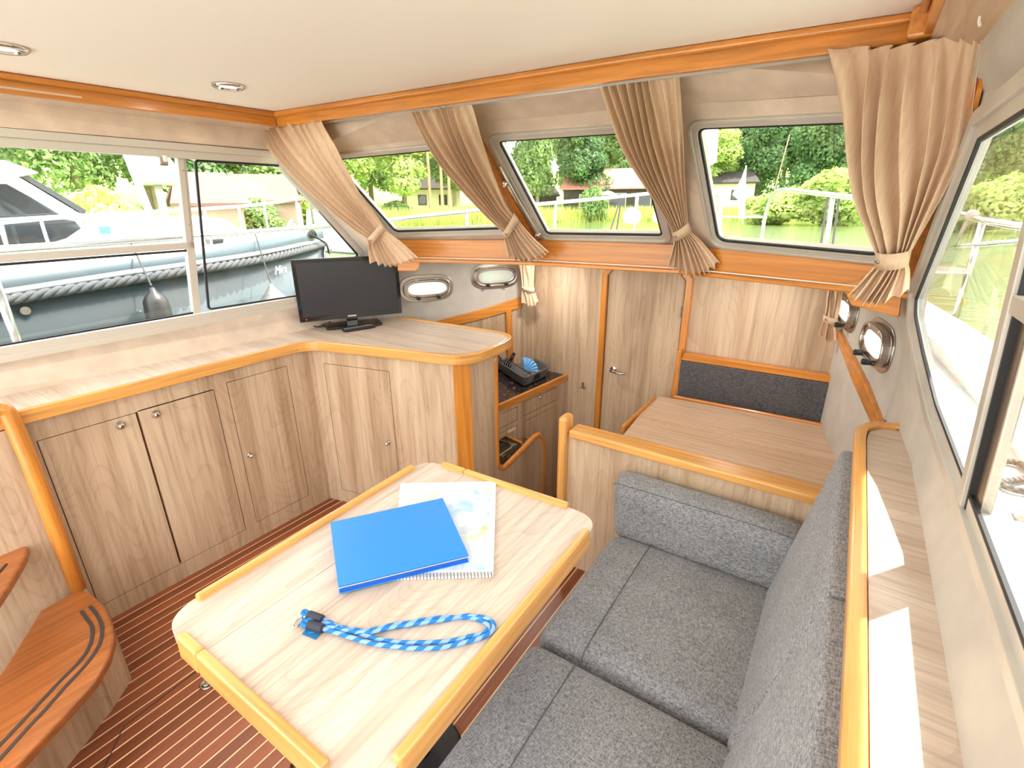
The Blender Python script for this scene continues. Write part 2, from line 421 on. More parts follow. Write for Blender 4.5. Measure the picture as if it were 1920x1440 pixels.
# block where the front and starboard borders meet
struct('trim_4', MB().hexa([(0.005, 1.50, CZ-0.062), (0.085, 1.50, CZ-0.062), (0.085, 1.60, CZ-0.062), (0.02, 1.60, CZ-0.062)], [(0.005, 1.50, CZ-0.002), (0.085, 1.50, CZ-0.002), (0.085, 1.60, CZ-0.002), (0.02, 1.60, CZ-0.002)]), TEAK['y'], bev=0.008, segs=3)
# starboard soffit outside the border
struct('ceiling_soffit', MB().slab([(0.05, -0.9, 1.885), (0.21, -0.9, 1.80), (0.18, 1.42, 1.80), (0.05, 1.56, 1.885)], (0, 0, 0.006)), LAM['y'])
struct('ceiling_port_soffit', MB().slab([(-2.29, -0.9, 1.905), (-2.39, -0.9, 1.87), (-2.36, 1.46, 1.87), (-2.23, 1.44, 1.905)], (0, 0, 0.006)), SUEDE)

# windshield planes
CP = ((-1.30, 2.20, 1.40), (-0.68, 2.25, 1.40), (-1.31, 1.75, 1.83))
LPt = PZ(640, 283, 1.79)
LP = ((-1.38, 2.19, 1.40), (-2.10, 1.90, 1.40), tuple(LPt))
RP = ((-0.60, 2.23, 1.40), (0.12, 1.92, 1.39), (-0.53, 1.80, 1.826))
def ply(pl, x, z):
    a, b, c = map(Vector, pl); n = (b-a).cross(c-a); d = n.dot(a); return Vector((x, (d-n.x*x-n.z*z)/n.y, z))
def window(name, pts, r, fw, depth, outv, seal=0.008, fmat=ALU, step=0.4):
    root = thing(name, sum((Vector(p) for p in pts), Vector())/len(pts), None, None, kind='structure')
    bs = basis(pts); p2 = to2(pts, bs); rr = r if isinstance(r, list) else [r]*len(pts)
    out = Vector(outv); n = bs[3]*(1 if bs[3].dot(out) > 0 else -1)
    def lp(d, rad): return to3(round2(inset2(p2, d) if d else p2, [max(0.004, q-rad) for q in rr]), bs)
    o = -n*0.012
    a, b = lp(0, 0), lp(fw*step, fw*0.3)
    obj('outer_frame', MB().ring([p+o for p in a], [p+o for p in b], n*depth), fmat, root, bev=0.002)
    a, b = lp(fw*step, fw*0.3), lp(fw, fw*0.7)
    obj('inner_frame', MB().ring([p+o*0.3 for p in a], [p+o*0.3 for p in b], n*(depth-0.01)), fmat, root, bev=0.002)
    a2, b2 = lp(fw, fw*0.7), lp(fw+seal, fw*0.7+seal)
    obj('seal', MB().ring([p+o*-0.1 for p in a2], [p+o*-0.1 for p in b2], n*0.008), RUBBER, root)
    g = lp(fw+seal*0.5, fw*0.7)
    obj('pane', MB().slab([p+n*0.004 for p in g], n*0.004), GLASS, root)
    return root, lp(0.006, 0.006), lp, n
def wpts(pl, pxs): return [PP(x, y, *pl) for x, y in pxs]
LW = wpts(LP, [(598, 290), (905, 259), (962, 438), (738, 444)])
CW = wpts(CP, [(911, 251), (1206, 229), (1262, 454), (1018, 449)])
RW = wpts(RP, [(1288, 225), (1650, 205), (1678, 497), (1334, 462)])
w1, h1, _, _ = window('window_1', LW, 0.06, 0.030, 0.05, (0, 1, 0.7))
w2, h2, lpc, nc = window('window_2', CW, 0.05, 0.036, 0.05, (0, 1, 0.7))
w3, h3, _, _ = window('window_3', RW, 0.06, 0.030, 0.05, (0, 1, 0.7))
TOPL = [Vector((-2.34, 1.44, 1.86)), ply(LP, -1.39, 1.825), Vector((-1.36, 1.70, 1.865)), ply(CP, -0.60, 1.865), ply(RP, -0.58, 1.85), Vector((0.12, 1.50, 1.86))]
for nm, pl, hole, xs in (('wall_front_port', LP, h1, (-2.24, -1.345)), ('wall_front', CP, h2, (-1.36, -0.60)), ('wall_front_starboard', RP, h3, (-0.625, 0.18))):
    zt = {'wall_front_port': 1.835, 'wall_front': 1.865, 'wall_front_starboard': 1.865}[nm]
    zb = 1.36
    a = [ply(pl, xs[0]+(0.10 if nm == 'wall_front_port' else 0), 1.79 if nm == 'wall_front_port' else zt), ply(pl, xs[1], 1.785 if nm == 'wall_front_starboard' else zt), ply(pl, xs[1], zb), ply(pl, xs[0]+(0.05 if nm == 'wall_front_port' else 0), zb)]
    struct(nm, MB().holed(a, [hole], Vector((0, 0.022, 0.02))), SUEDE)
# header panels between the ceiling border and the windshield
hd = MB()
tb = [(-2.36, 1.51, 1.945), (-1.361, 1.55, 1.945), (-0.591, 1.60, 1.945), (0.12, 1.65, 1.945)]
ta = [(-2.30, 1.49, 1.83), ply(LP, -1.36, 1.832), ply(CP, -0.60, 1.862), (0.14, 1.55, 1.80)]
c0 = ply(CP, -1.36, 1.862)
for q in ([tb[0], tb[1], ta[1], ply(LP, -2.14, 1.79)], [tb[1], tb[2], ta[2], c0], [tb[2], tb[3], ply(RP, 0.17, 1.79), ply(RP, -0.60, 1.862)], [tb[1], c0, ta[1]]):
    hd.slab(q, (0, 0.004, 0.012))
struct('wall_header', hd, SUEDE)

# side windows
def sidewin(name, f, yz, fw, out, inset_in):
    pts = [Vector((f(y, z), y, z)) for y, z in yz]
# port side: wall plate with two windows joined by a mullion
yb0, zt0 = -0.55, 1.797
def loopL(yz): return [Vector((fL(y, z), y, z)) for y, z in yz]
pf_top, pf_bot = (1.52, zt0), (1.93, 1.30)
LWIN = [(-0.55, 1.035), (1.72, 1.062), (1.93, 1.30), (1.50, 1.797), (-0.55, 1.80)]
def dens(yz, n=6):
    out = []
    for i in range(len(yz)):
        a, b = yz[i], yz[(i+1) % len(yz)]
        for j in range(n): out.append((a[0]+(b[0]-a[0])*j/n, a[1]+(b[1]-a[1])*j/n))
    return out
outerL = [(-0.9, -0.02), (1.4, -0.02), (2.0, -0.02), (2.0, 1.36), (1.45, 1.92), (-0.9, 1.92)]
def side_wall(name, f, outer, hole, mat, thick):
    mb = MB(); o2, h2_ = dens(outer, 5), dens(hole, 7)
    loops = [[Vector((0, y, z)) for y, z in o2], [Vector((0, y, z)) for y, z in h2_]]
    tr = tessellate_polygon(loops); fl2 = o2+h2_
    vs = [(f(y, z), y, z) for y, z in fl2]; n = len(vs); vs += [(x+thick, y, z) for x, y, z in vs]
    fs = [tuple(t) for t in tr]+[tuple(i+n for i in reversed(t)) for t in tr]
    o = 0
    for l in (o2, h2_):
        k = len(l); fs += [(o+i, o+(i+1) % k, o+(i+1) % k+n, o+i+n) for i in range(k)]; o += k
    mb.add(vs, fs); return struct(name, mb, mat)
side_wall('wall_left', fL, outerL, LWIN, SUEDE, -0.03)
def strip_yz(f, path, w0, w1, x0, x1, closed=False):
    """bar that follows a (y, z) path on the wall f; w0..w1 across the path, x0..x1 through the wall"""
    mb = MB(); P = [Vector(p) for p in path]; n = len(P); A = []; 
    for i in range(n):
        e1 = (P[i]-P[i-1]).normalized() if (i or closed) else (P[1]-P[0]).normalized()
        e2 = (P[(i+1) % n]-P[i]).normalized() if (i < n-1 or closed) else e1
        nn = Vector((-e1.y, e1.x))+Vector((-e2.y, e2.x)); nn = nn/nn.length_squared*2
        a, b = P[i]+nn*w0, P[i]+nn*w1
        A += [(f(a.x, a.y)+x0, a.x, a.y), (f(b.x, b.y)+x0, b.x, b.y), (f(b.x, b.y)+x1, b.x, b.y), (f(a.x, a.y)+x1, a.x, a.y)]
    fs = [] if closed else [(0, 1, 2, 3), ((n-1)*4+3, (n-1)*4+2, (n-1)*4+1, (n-1)*4)]
    for i in range(n if closed else n-1):
        j = (i+1) % n
        for k in range(4): fs.append((i*4+k, j*4+k, j*4+(k+1) % 4, i*4+(k+1) % 4))
    return mb.add(A, fs)
def pane_yz(f, poly, x0, x1):
    mb = MB(); d = dens(poly, 5); n = len(d)
    vs = [(f(y, z)+x0, y, z) for y, z in d]+[(f(y, z)+x1, y, z) for y, z in d]
    return mb.add(vs, [tuple(range(n-1, -1, -1)), tuple(range(n, 2*n))]+[(i, (i+1) % n, (i+1) % n+n, i+n) for i in range(n)])
def rnd(poly, r, k=5): return round2(poly, r, k)
LR = rnd(LWIN, [0.02, 0.10, 0.05, 0.05, 0.02])
w4 = thing('window_4', (-2.4, 0.4, 1.42), None, None, kind='structure')
obj('outer_frame', strip_yz(fL, LR, -0.004, 0.022, 0.014, -0.02, True), PALEALU, w4, bev=0.002)
obj('inner_frame', strip_yz(fL, LR, 0.022, 0.05, 0.005, -0.02, True), PALEALU, w4, bev=0.002)
obj('mullion', strip_yz(fL, [(1.052, 1.05), (1.086, 1.79)], -0.002, 0.031, 0.010, -0.02), PALEALU, w4, bev=0.002)
obj('transom', strip_yz(fL, [(-0.5, 1.392), (1.07, 1.402)], -0.014, 0.014, 0.010, -0.015), PALEALU, w4, bev=0.002)
obj('seal', strip_yz(fL, rnd([(-0.49, 1.086), (1.045, 1.098), (1.058, 1.384), (-0.49, 1.376)], 0.01), -0.001, 0.008, 0.004, -0.004, True), RUBBER, w4)
obj('seal', strip_yz(fL, rnd([(1.091, 1.102), (1.70, 1.112), (1.862, 1.30), (1.50, 1.745), (1.122, 1.748)], 0.02), -0.001, 0.008, 0.004, -0.004, True), RUBBER, w4)
obj('seal', strip_yz(fL, [(1.062, 1.42), (1.078, 1.745)], -0.006, 0.002, 0.010, -0.004), RUBBER, w4)
obj('pane', pane_yz(fL, [(-0.5, 1.08), (1.06, 1.09), (1.07, 1.40), (-0.5, 1.39)], -0.006, -0.010), GLASS, w4, label='lower fixed pane')
obj('pane', pane_yz(fL, [(-0.5, 1.40), (1.07, 1.41), (1.085, 1.75), (-0.5, 1.75)], -0.002, -0.006), GLASS, w4, label='upper sliding pane')
obj('pane', pane_yz(fL, [(1.09, 1.095), (1.71, 1.10), (1.875, 1.30), (1.50, 1.752), (1.12, 1.755)], -0.006, -0.010), GLASS, w4)
lt = PS(302, 297, fL, -2.4)
ltc = obj('latch', MB().obox((lt.x+0.012, lt.y, lt.z), (0.010, 0, 0), (0, 0.017, 0), (0, 0.002, 0.028)), STEEL, w4, bev=0.006, segs=3)
obj('thumb_lever', MB().obox((lt.x+0.026, lt.y+0.004, lt.z-0.002), (0.006, 0, 0), (0, 0.008, 0), (0, 0, 0.012)), WHITE, ltc, bev=0.004)
for q in ((347, 320), (358, 421), (362, 453)):
    s = PS(q[0]-5, q[1], fL, -2.4); obj('screw', MB().lathe((s.x+0.010, s.y+0.0, s.z), (1, 0, 0), [(0.0, 0), (0.004, 0), (0.003, 0.002), (0, 0.002)], 8), STEEL, w4)

# starboard side
RWIN = [(-0.55, 1.055), (0.60, 1.055), (1.10, 1.05), (1.38, 1.085), (1.60, 1.15), (1.80, 1.225), (1.95, 1.30), (1.62, 1.55), (1.33, 1.715), (-0.55, 1.74)]
a_ = PS(1712, 545, fR, 0.2); b_ = PS(1838, 212, fR, 0.2); c_ = PS(1912, 128, fR, 0.2)
RWIN = [(-0.55, 1.052), (0.60, 1.052), (1.10, 1.045), (1.38, 1.085), (1.60, 1.15), (1.80, 1.225), (a_.y, a_.z), (b_.y, b_.z), (-0.55, 1.76)]
side_wall('wall_right', fR, [(-0.9, -0.02), (1.4, -0.02), (2.0, -0.02), (2.0, 1.34), (1.60, 1.90), (-0.9, 1.90)], RWIN, GREYWALL, 0.03)
RR = rnd(RWIN, [0.02, 0.1, 0.2, 0.3, 0.3, 0.3, 0.03, 0.05, 0.02])
w5 = thing('window_5', (0.2, 0.6, 1.4), None, None, kind='structure')
obj('outer_frame', strip_yz(fR, RR, -0.004, 0.022, -0.012, 0.02, True), ALU, w5, bev=0.002)
obj('inner_frame', strip_yz(fR, RR, 0.022, 0.046, -0.003, 0.02, True), ALU, w5, bev=0.002)
obj('seal', strip_yz(fR, RR, 0.046, 0.054, -0.002, 0.004, True), RUBBER, w5)
mt, mbm = PS(1905, 560, fR, 0.2), PS(1812, 930, fR, 0.2)
dm = Vector((mt.y-mbm.y, mt.z-mbm.z)); dm /= dm.y
MBx, MTx = (mbm.y, 1.06), (mbm.y+dm.x*(1.74-mbm.z), 1.74)
obj('mullion', strip_yz(fR, [MBx, MTx], -0.014, 0.016, -0.010, 0.02), ALU, w5, bev=0.002)
obj('seal', strip_yz(fR, [MBx, MTx], 0.018, 0.026, -0.004, 0.006), RUBBER, w5)
mm = lambda z: mbm.y+dm.x*(z-mbm.z)
obj('transom', strip_yz(fR, [(-0.5, 1.445), (mm(1.42)-0.01, 1.425)], -0.014, 0.014, -0.008, 0.02), ALU, w5, bev=0.002)
obj('track', strip_yz(fR, [(mbm.y-0.05, 1.07), (mm(1.42)-0.05, 1.42)], -0.02, 0.02, 0.004, 0.02), STEEL, w5, bev=0.002)
obj('pane', pane_yz(fR, [(mm(1.09), 1.09), (1.36, 1.12), (1.58, 1.185), (1.78, 1.26), (a_.y-0.05, a_.z-0.0), (b_.y-0.03, b_.z-0.03), (mm(1.73), 1.73)], 0.006, 0.010), GLASS, w5)
obj('pane', pane_yz(fR, [(-0.5, 1.09), (mm(1.09)-0.03, 1.09), (mm(1.41)-0.03, 1.41), (-0.5, 1.43)], 0.006, 0.010), GLASS, w5)
obj('pane', pane_yz(fR, [(-0.5, 1.44), (mm(1.43)-0.03, 1.43), (mm(1.73)-0.03, 1.73), (-0.5, 1.73)], 0.002, 0.006), GLASS, w5)

# hull sides forward and the bulkhead
HL = ((-2.33, 1.93), (-1.76, 2.80)); HR = ((0.185, 1.90), (0.0, 2.80))
def port_loop(px, py, hw, hh, hull, k, off=0.0):
    c = PV(px, py, *hull); a, b = Vector(hull[0]), Vector(hull[1]); d = (b-a).normalized(); u = Vector((d.x, d.y, 0)); n = Vector((d.y, -d.x, 0))
    if (EYE-c).dot(n) < 0: n = -n
    pts = []
    for i in range(40):
        t = 2*math.pi*i/40
        pts.append(c+u*((hw-k)*math.copysign(abs(math.cos(t))**0.55, math.cos(t)))+Vector((0, 0, 1))*((hh-k)*math.copysign(abs(math.sin(t))**0.8, math.sin(t)))+n*off)
    return pts, c, u, n
PORTS_L = [(800, 540, 0.165, 0.083), (928, 517, 0.165, 0.083)]; PORTS_R = [(1650, 645, 0.165, 0.083), (1593, 583, 0.165, 0.083)]
for nm, hl, ports in (('wall_left_forward', HL, PORTS_L), ('wall_right_forward', HR, PORTS_R)):
    holes = [port_loop(*p, hl, 0.030)[0] for p in ports]; n = port_loop(*ports[0], hl, 0.03)[3]
    (ax, ay), (bx, by) = hl
    struct(nm, MB().holed([(ax, ay, -0.45), (bx, by, -0.45), (bx, by, 1.30), (ax, ay, 1.30)], holes, -n*0.025), GREYWALL)
struct('wall_bulkhead', MB().holed([(-1.95, 2.75, -0.45), (-1.95, 2.75, 1.36), (0.1, 2.75, 1.36), (0.1, 2.75, -0.45)], [[(-1.175, 2.75, -0.40), (-1.175, 2.75, 1.17), (-1.12, 2.75, 1.235), (-0.77, 2.75, 1.235), (-0.715, 2.75, 1.17), (-0.715, 2.75, -0.40)]], (0, 0.03, 0)), LAM['z'])
struct('ceiling_foredeck', MB().prism([(-2.35, 1.93), (-1.345, 2.21), (-0.60, 2.26), (0.2, 1.93), (0.2, 2.9), (-2.35, 2.9)], 1.30, 1.34), GREYWALL)
struct('deck_foredeck', MB().slab([(-2.25, 1.96, 1.35), (-1.345, 2.26, 1.37), (-0.60, 2.30, 1.37), (0.30, 1.98, 1.36), (0.30, 2.9, 1.27), (-0.4, 5.4, 0.95), (-1.1, 6.0, 0.93), (-1.8, 5.4, 0.95), (-2.15, 2.9, 1.22)], (0, 0, 0.015)), GEL)
# door in the bulkhead
fr = MB(); W = 0.028
dpts = [(-1.175, -0.40), (-1.175, 1.17), (-1.12, 1.235), (-0.77, 1.235), (-0.715, 1.17), (-0.715, -0.40)]
dr = thing('door_1', (-0.945, 2.75, -0.40), None, None, kind='structure')
def stripxz(path, w0, w1, y0, y1):
    mb = MB(); P = [Vector(p) for p in path]; n = len(P); A = []
    for i in range(n):
        e1 = (P[i]-P[i-1]).normalized() if i else (P[1]-P[0]).normalized()
        e2 = (P[i+1]-P[i]).normalized() if i < n-1 else e1
        nn = Vector((-e1.y, e1.x))+Vector((-e2.y, e2.x)); nn = nn/nn.length_squared*2
        a, b = P[i]+nn*w0, P[i]+nn*w1
        A += [(a.x, y0, a.y), (b.x, y0, b.y), (b.x, y1, b.y), (a.x, y1, a.y)]
    fs = [(0, 1, 2, 3), ((n-1)*4+3, (n-1)*4+2, (n-1)*4+1, (n-1)*4)]
    for i in range(n-1):
        for k in range(4): fs.append((i*4+k, (i+1)*4+k, (i+1)*4+(k+1) % 4, i*4+(k+1) % 4))
    return mb.add(A, fs)
struct('trim_5', stripxz(dpts, -0.004, 0.032, 2.728, 2.77), TEAK['z'], bev=0.004)
leaf = [(-1.166, -0.39), (-1.166, 1.165), (-1.115, 1.226), (-0.775, 1.226), (-0.724, 1.165), (-0.724, -0.39)]
obj('door_leaf', MB().slab([(x, 2.742, z) for x, z in leaf], (0, 0.03, 0)), LAM['z'], dr, bev=0.002)
hp = PY(1150, 693, 2.742)
hnd = obj('handle', MB().lathe(hp, (0, -1, 0), [(0, 0), (0.020, 0), (0.020, 0.004), (0.009, 0.008), (0.009, 0.035), (0, 0.035)], 16), CHROME, dr, smooth=False)
obj('lever', MB().tube([hp+Vector((0, -0.032, 0)), hp+Vector((0.02, -0.036, -0.001)), hp+Vector((0.06, -0.034, -0.006)), hp+Vector((0.082, -0.032, -0.004))], [0.009, 0.008, 0.0065, 0.008], 10), CHROME, hnd, smooth=True)
for z in (1.0, 0.1, -0.25):
    obj('hinge', MB().lathe((-0.722, 2.73, z-0.03), (0, 0, 1), [(0, 0), (0.006, 0), (0.006, 0.06), (0, 0.06)], 8), STEEL, dr)
ck = PY(1093, 722, 2.748)
hk = thing('coat_hook', ck, 'small steel double coat hook on the wood-grain bulkhead left of the cabin door', 'hook')
obj('backplate', MB().obox(ck, (0.008, 0, 0), (0, 0.003, 0), (0, 0, 0.022)), STEEL, hk, bev=0.002)
for s in (-1, 1):
    obj('prong', MB().tube([ck+Vector((0, -0.004, -0.008)), ck+Vector((s*0.014, -0.02, -0.014)), ck+Vector((s*0.026, -0.022, -0.012)), ck+Vector((s*0.032, -0.022, 0.0))], 0.004, 8), STEEL, hk, smooth=True)

# sill board along the foot of the windshield (wood face) with end brackets
SP = [(-2.17, 1.865), (-1.345, 2.185), (-0.62, 2.235), (0.165, 1.885)]
sb = MB()
def boardface(pa, pb, za, zb, zc, zd, t):
    d = Vector((pb[0]-pa[0], pb[1]-pa[1], 0)).normalized(); n = Vector((-d.y, d.x, 0))*t
    a = [Vector((pa[0], pa[1], za)), Vector((pb[0], pb[1], zb)), Vector((pb[0], pb[1], zd)), Vector((pa[0], pa[1], zc))]
    return sb.slab(a, n)
boardface(SP[0], SP[1], 1.275, 1.272, 1.385, 1.395, 0.022); boardface(SP[1], SP[2], 1.272, 1.272, 1.395, 1.392, 0.022); boardface(SP[2], SP[3], 1.272, 1.29, 1.392, 1.372, 0.022)
struct('trim_6', sb, TEAK['h'], bev=0.003)
def lipz(i): return (1.275, 1.270, 1.270, 1.288)[i]
lip = MB()
for i in range(3):
    a, b = Vector(SP[i]), Vector(SP[i+1]); d = (b-a).normalized(); n = Vector((d.y, -d.x))*0.016
    za, zb = lipz(i), lipz(i+1)
    lip.hexa([(a.x, a.y, za), (b.x, b.y, zb), (b.x+n.x, b.y+n.y, zb), (a.x+n.x, a.y+n.y, za)], [(a.x, a.y, za+0.018), (b.x, b.y, zb+0.018), (b.x+n.x, b.y+n.y, zb+0.018), (a.x+n.x, a.y+n.y, za+0.018)])
struct('trim_7', lip, TEAK['h'], bev=0.004)
br = MB()
for pxs, (a, b) in (([(744, 470), (775, 478), (790, 484), (788, 500), (782, 508), (748, 508)], (SP[0], SP[1])), ([(1580, 535), (1590, 552), (1600, 572), (1688, 594), (1696, 545), (1640, 515)], (SP[2], SP[3]))):
    d = Vector((b[0]-a[0], b[1]-a[1], 0)).normalized(); n = Vector((d.y, -d.x, 0))*0.012
    p = [PV(x, y, a, b) for x, y in pxs]; p = [q+n*0.2 for q in p]
    br.slab(p, n)
struct('trim_8', br, TEAK['h'], bev=0.003)
# posts of varnished wood between the panes and in the corners
def post(name, a, b, w, t=0.02):
    a, b = Vector(a), Vector(b); u = (b-a).normalized(); s = Vector((1, 0, 0)); s = (s-u*s.dot(u)).normalized(); n = u.cross(s)
    if n.y > 0: n = -n
    struct(name, MB().obox((a+b)/2, s*w/2, n*t/2, (b-a)/2), TEAK['y'], bev=0.003)
post('trim_9', (-1.352, 2.185, 1.39), ply(CP, -1.362, 1.86)+Vector((0, -0.012, 0)), 0.05)
a0 = ply(LP, -2.12, 1.37); a1 = ply(LP, -2.13, 1.55); post('trim_10', a0+Vector((0, -0.02, 0)), a1+Vector((0, -0.02, 0)), 0.07)
post('trim_11', (0.150, 1.86, 1.36), (0.150, 1.62, 1.62), 0.06)
struct('trim_15', MB().slab([PS(x, y, fR, 0.15)-Vector((0.004, 0, 0)) for x, y in ((1846, 46), (1902, 44), (1848, 165), (1828, 240))], (-0.008, 0, 0)), TEAK['z'])
struct('trim_12', MB().slab([PV(1571, 624, *HR), PV(1604, 711, *HR), PV(1650, 812, *HR), PV(1668, 812, *HR), PV(1629, 715, *HR), PV(1580, 620, *HR)], (-0.016, 0, 0)), TEAK['y'], bev=0.003)
lw_ = [PV(812, 603, *HL), PV(900, 580, *HL), PV(976, 556, *HL), PV(977, 576, *HL), PV(900, 598, *HL), PV(840, 612, *HL)]
nL = Vector((HL[1][1]-HL[0][1], -(HL[1][0]-HL[0][0]), 0)).normalized()
struct('trim_13', MB().slab(lw_, nL*0.018), TEAK['h'], bev=0.003)
struct('trim_14', MB().slab([PV(946, 583, *HL), PV(956, 580, *HL), PV(962, 690, *HL), PV(950, 690, *HL)], nL*0.03), TEAK['z'], bev=0.003)
struct('wall_left_galley', MB().slab([PV(815, 606, *HL), PV(976, 570, *HL), PV(976, 720, *HL), PV(815, 760, *HL)], nL*0.006), LAM['z'])

# portholes in the hull sides
def port(name, pxs, hull, side):
    c = PV(pxs[0], pxs[1], *hull); a, b = Vector(hull[0]), Vector(hull[1]); d = (b-a).normalized(); u = Vector((d.x, d.y, 0)); n = Vector((d.y, -d.x, 0))*(1 if side < 0 else 1)
    if (EYE-c).dot(n) < 0: n = -n
    hw, hh = pxs[2], pxs[3]
    root = thing(name, c, None, None, kind='structure')
    def loop(k, off, q=1.0):
        pts = []
        A, B = hw-k, hh-k
        for i in range(40):
            t = 2*math.pi*i/40; e = 0.55
            pts.append(c+u*(A*math.copysign(abs(math.cos(t))**e, math.cos(t)))+Vector((0, 0, 1))*(B*math.copysign(abs(math.sin(t))**0.8, math.sin(t)))+n*off)
        return pts
    obj('flange', MB().ring(loop(0, 0.0), loop(0.022, 0.0), n*0.006), STEEL, root, bev=0.002)
    obj('rim', MB().ring(loop(0.018, 0.006), loop(0.030, 0.006), n*0.026), STEEL, root, bev=0.003)
    obj('opening_ring', MB().ring(loop(0.030, 0.012), loop(0.046, 0.012), n*0.012), STEEL, root, bev=0.003)
    obj('pane', MB().slab(loop(0.044, 0.016), n*0.004), MILK, root)
    for s in (-0.38, 0.38):
        q = c+u*(hw*s)-Vector((0, 0, hh-0.030))+n*0.018
        k = obj('clamp_knob', MB().lathe(q, n, [(0, 0), (0.006, 0), (0.006, 0.014), (0.010, 0.014), (0.011, 0.018), (0.011, 0.036), (0.009, 0.040), (0, 0.040)], 12), BLACKM, root, smooth=False)
        q2 = c+u*(hw*s)+Vector((0, 0, hh-0.026))+n*0.03
        obj('hinge', MB().obox(q2, u*0.009, Vector((0, 0, 0.007)), n*0.004), STEEL, root, bev=0.002)
    return root
for i, (p_, h_) in enumerate(((PORTS_L[0], HL), (PORTS_L[1], HL), (PORTS_R[0], HR), (PORTS_R[1], HR))): port('window_%d' % (6+i), p_, h_, 1)

# ================================================================ CABINETS
def knob(parent, p, n, r=0.011, lock=False):
    prof = [(0, 0), (r, 0), (r*1.05, 0.003), (r*0.45, 0.006), (r*0.45, 0.012), (r*0.85, 0.017), (r*0.9, 0.022), (r*0.6, 0.026), (0, 0.027)]
    if lock: prof = [(0, 0), (r*1.25, 0), (r*1.3, 0.004), (r*0.9, 0.008), (r*0.75, 0.018), (r*0.7, 0.022), (0, 0.022)]
    k = obj('knob', MB().lathe(p, n, prof, 20), CHROME, parent, smooth=True)
    if lock: obj('lock_barrel', MB().lathe(Vector(p)+Vector(n)*0.022, n, [(0, 0), (0.005, 0), (0.005, 0.003), (0, 0.003)], 12), STEEL, k)
    return k
def facepanel(root, a, b, z0, z1, doors, names, mat, th=0.016, gap=0.003):
    a, b = Vector((a[0], a[1], 0)), Vector((b[0], b[1], 0)); d = (b-a).normalized(); L = (b-a).length
    n = Vector((d.y, -d.x, 0));
    if n.dot(EYE-a) < 0: n = -n
    P = lambda u, z: a+d*u+Vector((0, 0, z))
    # merge touching doors into one opening
    ops = []
    for (u0, u1, c, e) in doors:
        if ops and abs(ops[-1][1]-u0) < 0.008 and abs(ops[-1][2]-c) < 0.02: ops[-1] = (ops[-1][0], u1, ops[-1][2], ops[-1][3])
        else: ops.append((u0, u1, c, e))
    obj('face_frame', MB().holed([P(0, z0), P(L, z0), P(L, z1), P(0, z1)], [[P(o[0], o[2]), P(o[1], o[2]), P(o[1], o[3]), P(o[0], o[3])] for o in ops], -n*th), mat, root)
    obj('carcass', MB().slab([P(0, z0)-n*(th+0.001), P(L, z0)-n*(th+0.001), P(L, z1)-n*(th+0.001), P(0, z1)-n*(th+0.001)], -n*0.02), MAHO[1], root)
    out = []
    for (u0, u1, c, e), nm in zip(doors, names):
        out.append(obj(nm, MB().slab([P(u0+gap, c+gap), P(u1-gap, c+gap), P(u1-gap, e-gap), P(u0+gap, e-gap)], -n*th), mat, root, bev=0.0006, segs=1))
    return out, n
CX = -2.205
lc = thing('side_cabinet', (CX, 0.6, 0), 'long built-in wood-grain cabinet with three doors under the port side window', 'cabinet')
Y0 = 0.30; yy = lambda y: y-Y0
ds, n = facepanel(lc, (CX, Y0), (CX, 1.398), 0.0, 0.888, [(yy(0.334), yy(0.631), 0.078, 0.808), (yy(0.634), yy(0.926), 0.078, 0.816), (yy(0.981), yy(1.275), 0.085, 0.825)], ['door']*3, LAM['z'])
knob(ds[0], PX(225, 797, CX), n, 0.013, True); knob(ds[1], PX(291, 776, CX), n, 0.013, True); knob(ds[2], PX(467, 853, CX), n)
cc = thing('corner_cabinet', (-1.8, 1.5, 0), 'wood-grain corner cabinet with one door and an oak corner post beneath the television', 'cabinet')
A1, A2 = (-2.205, 1.398), (-1.402, 1.590)
L_ = math.hypot(A2[0]-A1[0], A2[1]-A1[1]); uu = lambda x: (x-A1[0])/(A2[0]-A1[0])*L_
ds, n = facepanel(cc, A1, A2, 0.0, 0.888, [(uu(-2.116), uu(-1.737), 0.075, 0.815)], ['door'], LAM['z'])
knob(ds[0], PV(729, 829, A1, A2), n)
obj('corner_post', MB().prism([(-1.402, 1.588), (-1.352, 1.652), (-1.375, 1.67), (-1.42, 1.61)], 0.0, 0.888), TEAK['z'], cc, bev=0.002)
pan = [(1.654, -0.4), (2.325, -0.4), (2.34, 0.12), (2.325, 0.20), (2.29, 0.255), (2.235, 0.272), (1.95, 0.222), (1.90, 0.222), (1.865, 0.25), (1.85, 0.31), (1.85, 0.888), (1.654, 0.888)]
obj('side_panel', MB().slab([(-1.352, y, z) for y, z in pan], (-0.018, 0, 0)), LAM['z'], cc)
tp = catmull([(-1.352, y, z) for y, z in [(2.326, -0.39), (2.335, -0.1), (2.34, 0.12), (2.325, 0.20), (2.29, 0.255), (2.235, 0.272), (2.1, 0.248), (1.95, 0.222), (1.90, 0.222), (1.865, 0.25), (1.85, 0.31), (1.85, 0.6), (1.85, 0.888)]], 5)
obj('edge_trim', MB().tube([p+Vector((-0.008, 0, 0)) for p in tp], 0.017, 10, up=(1, 0, 0)), TEAK['z'], cc, smooth=True)
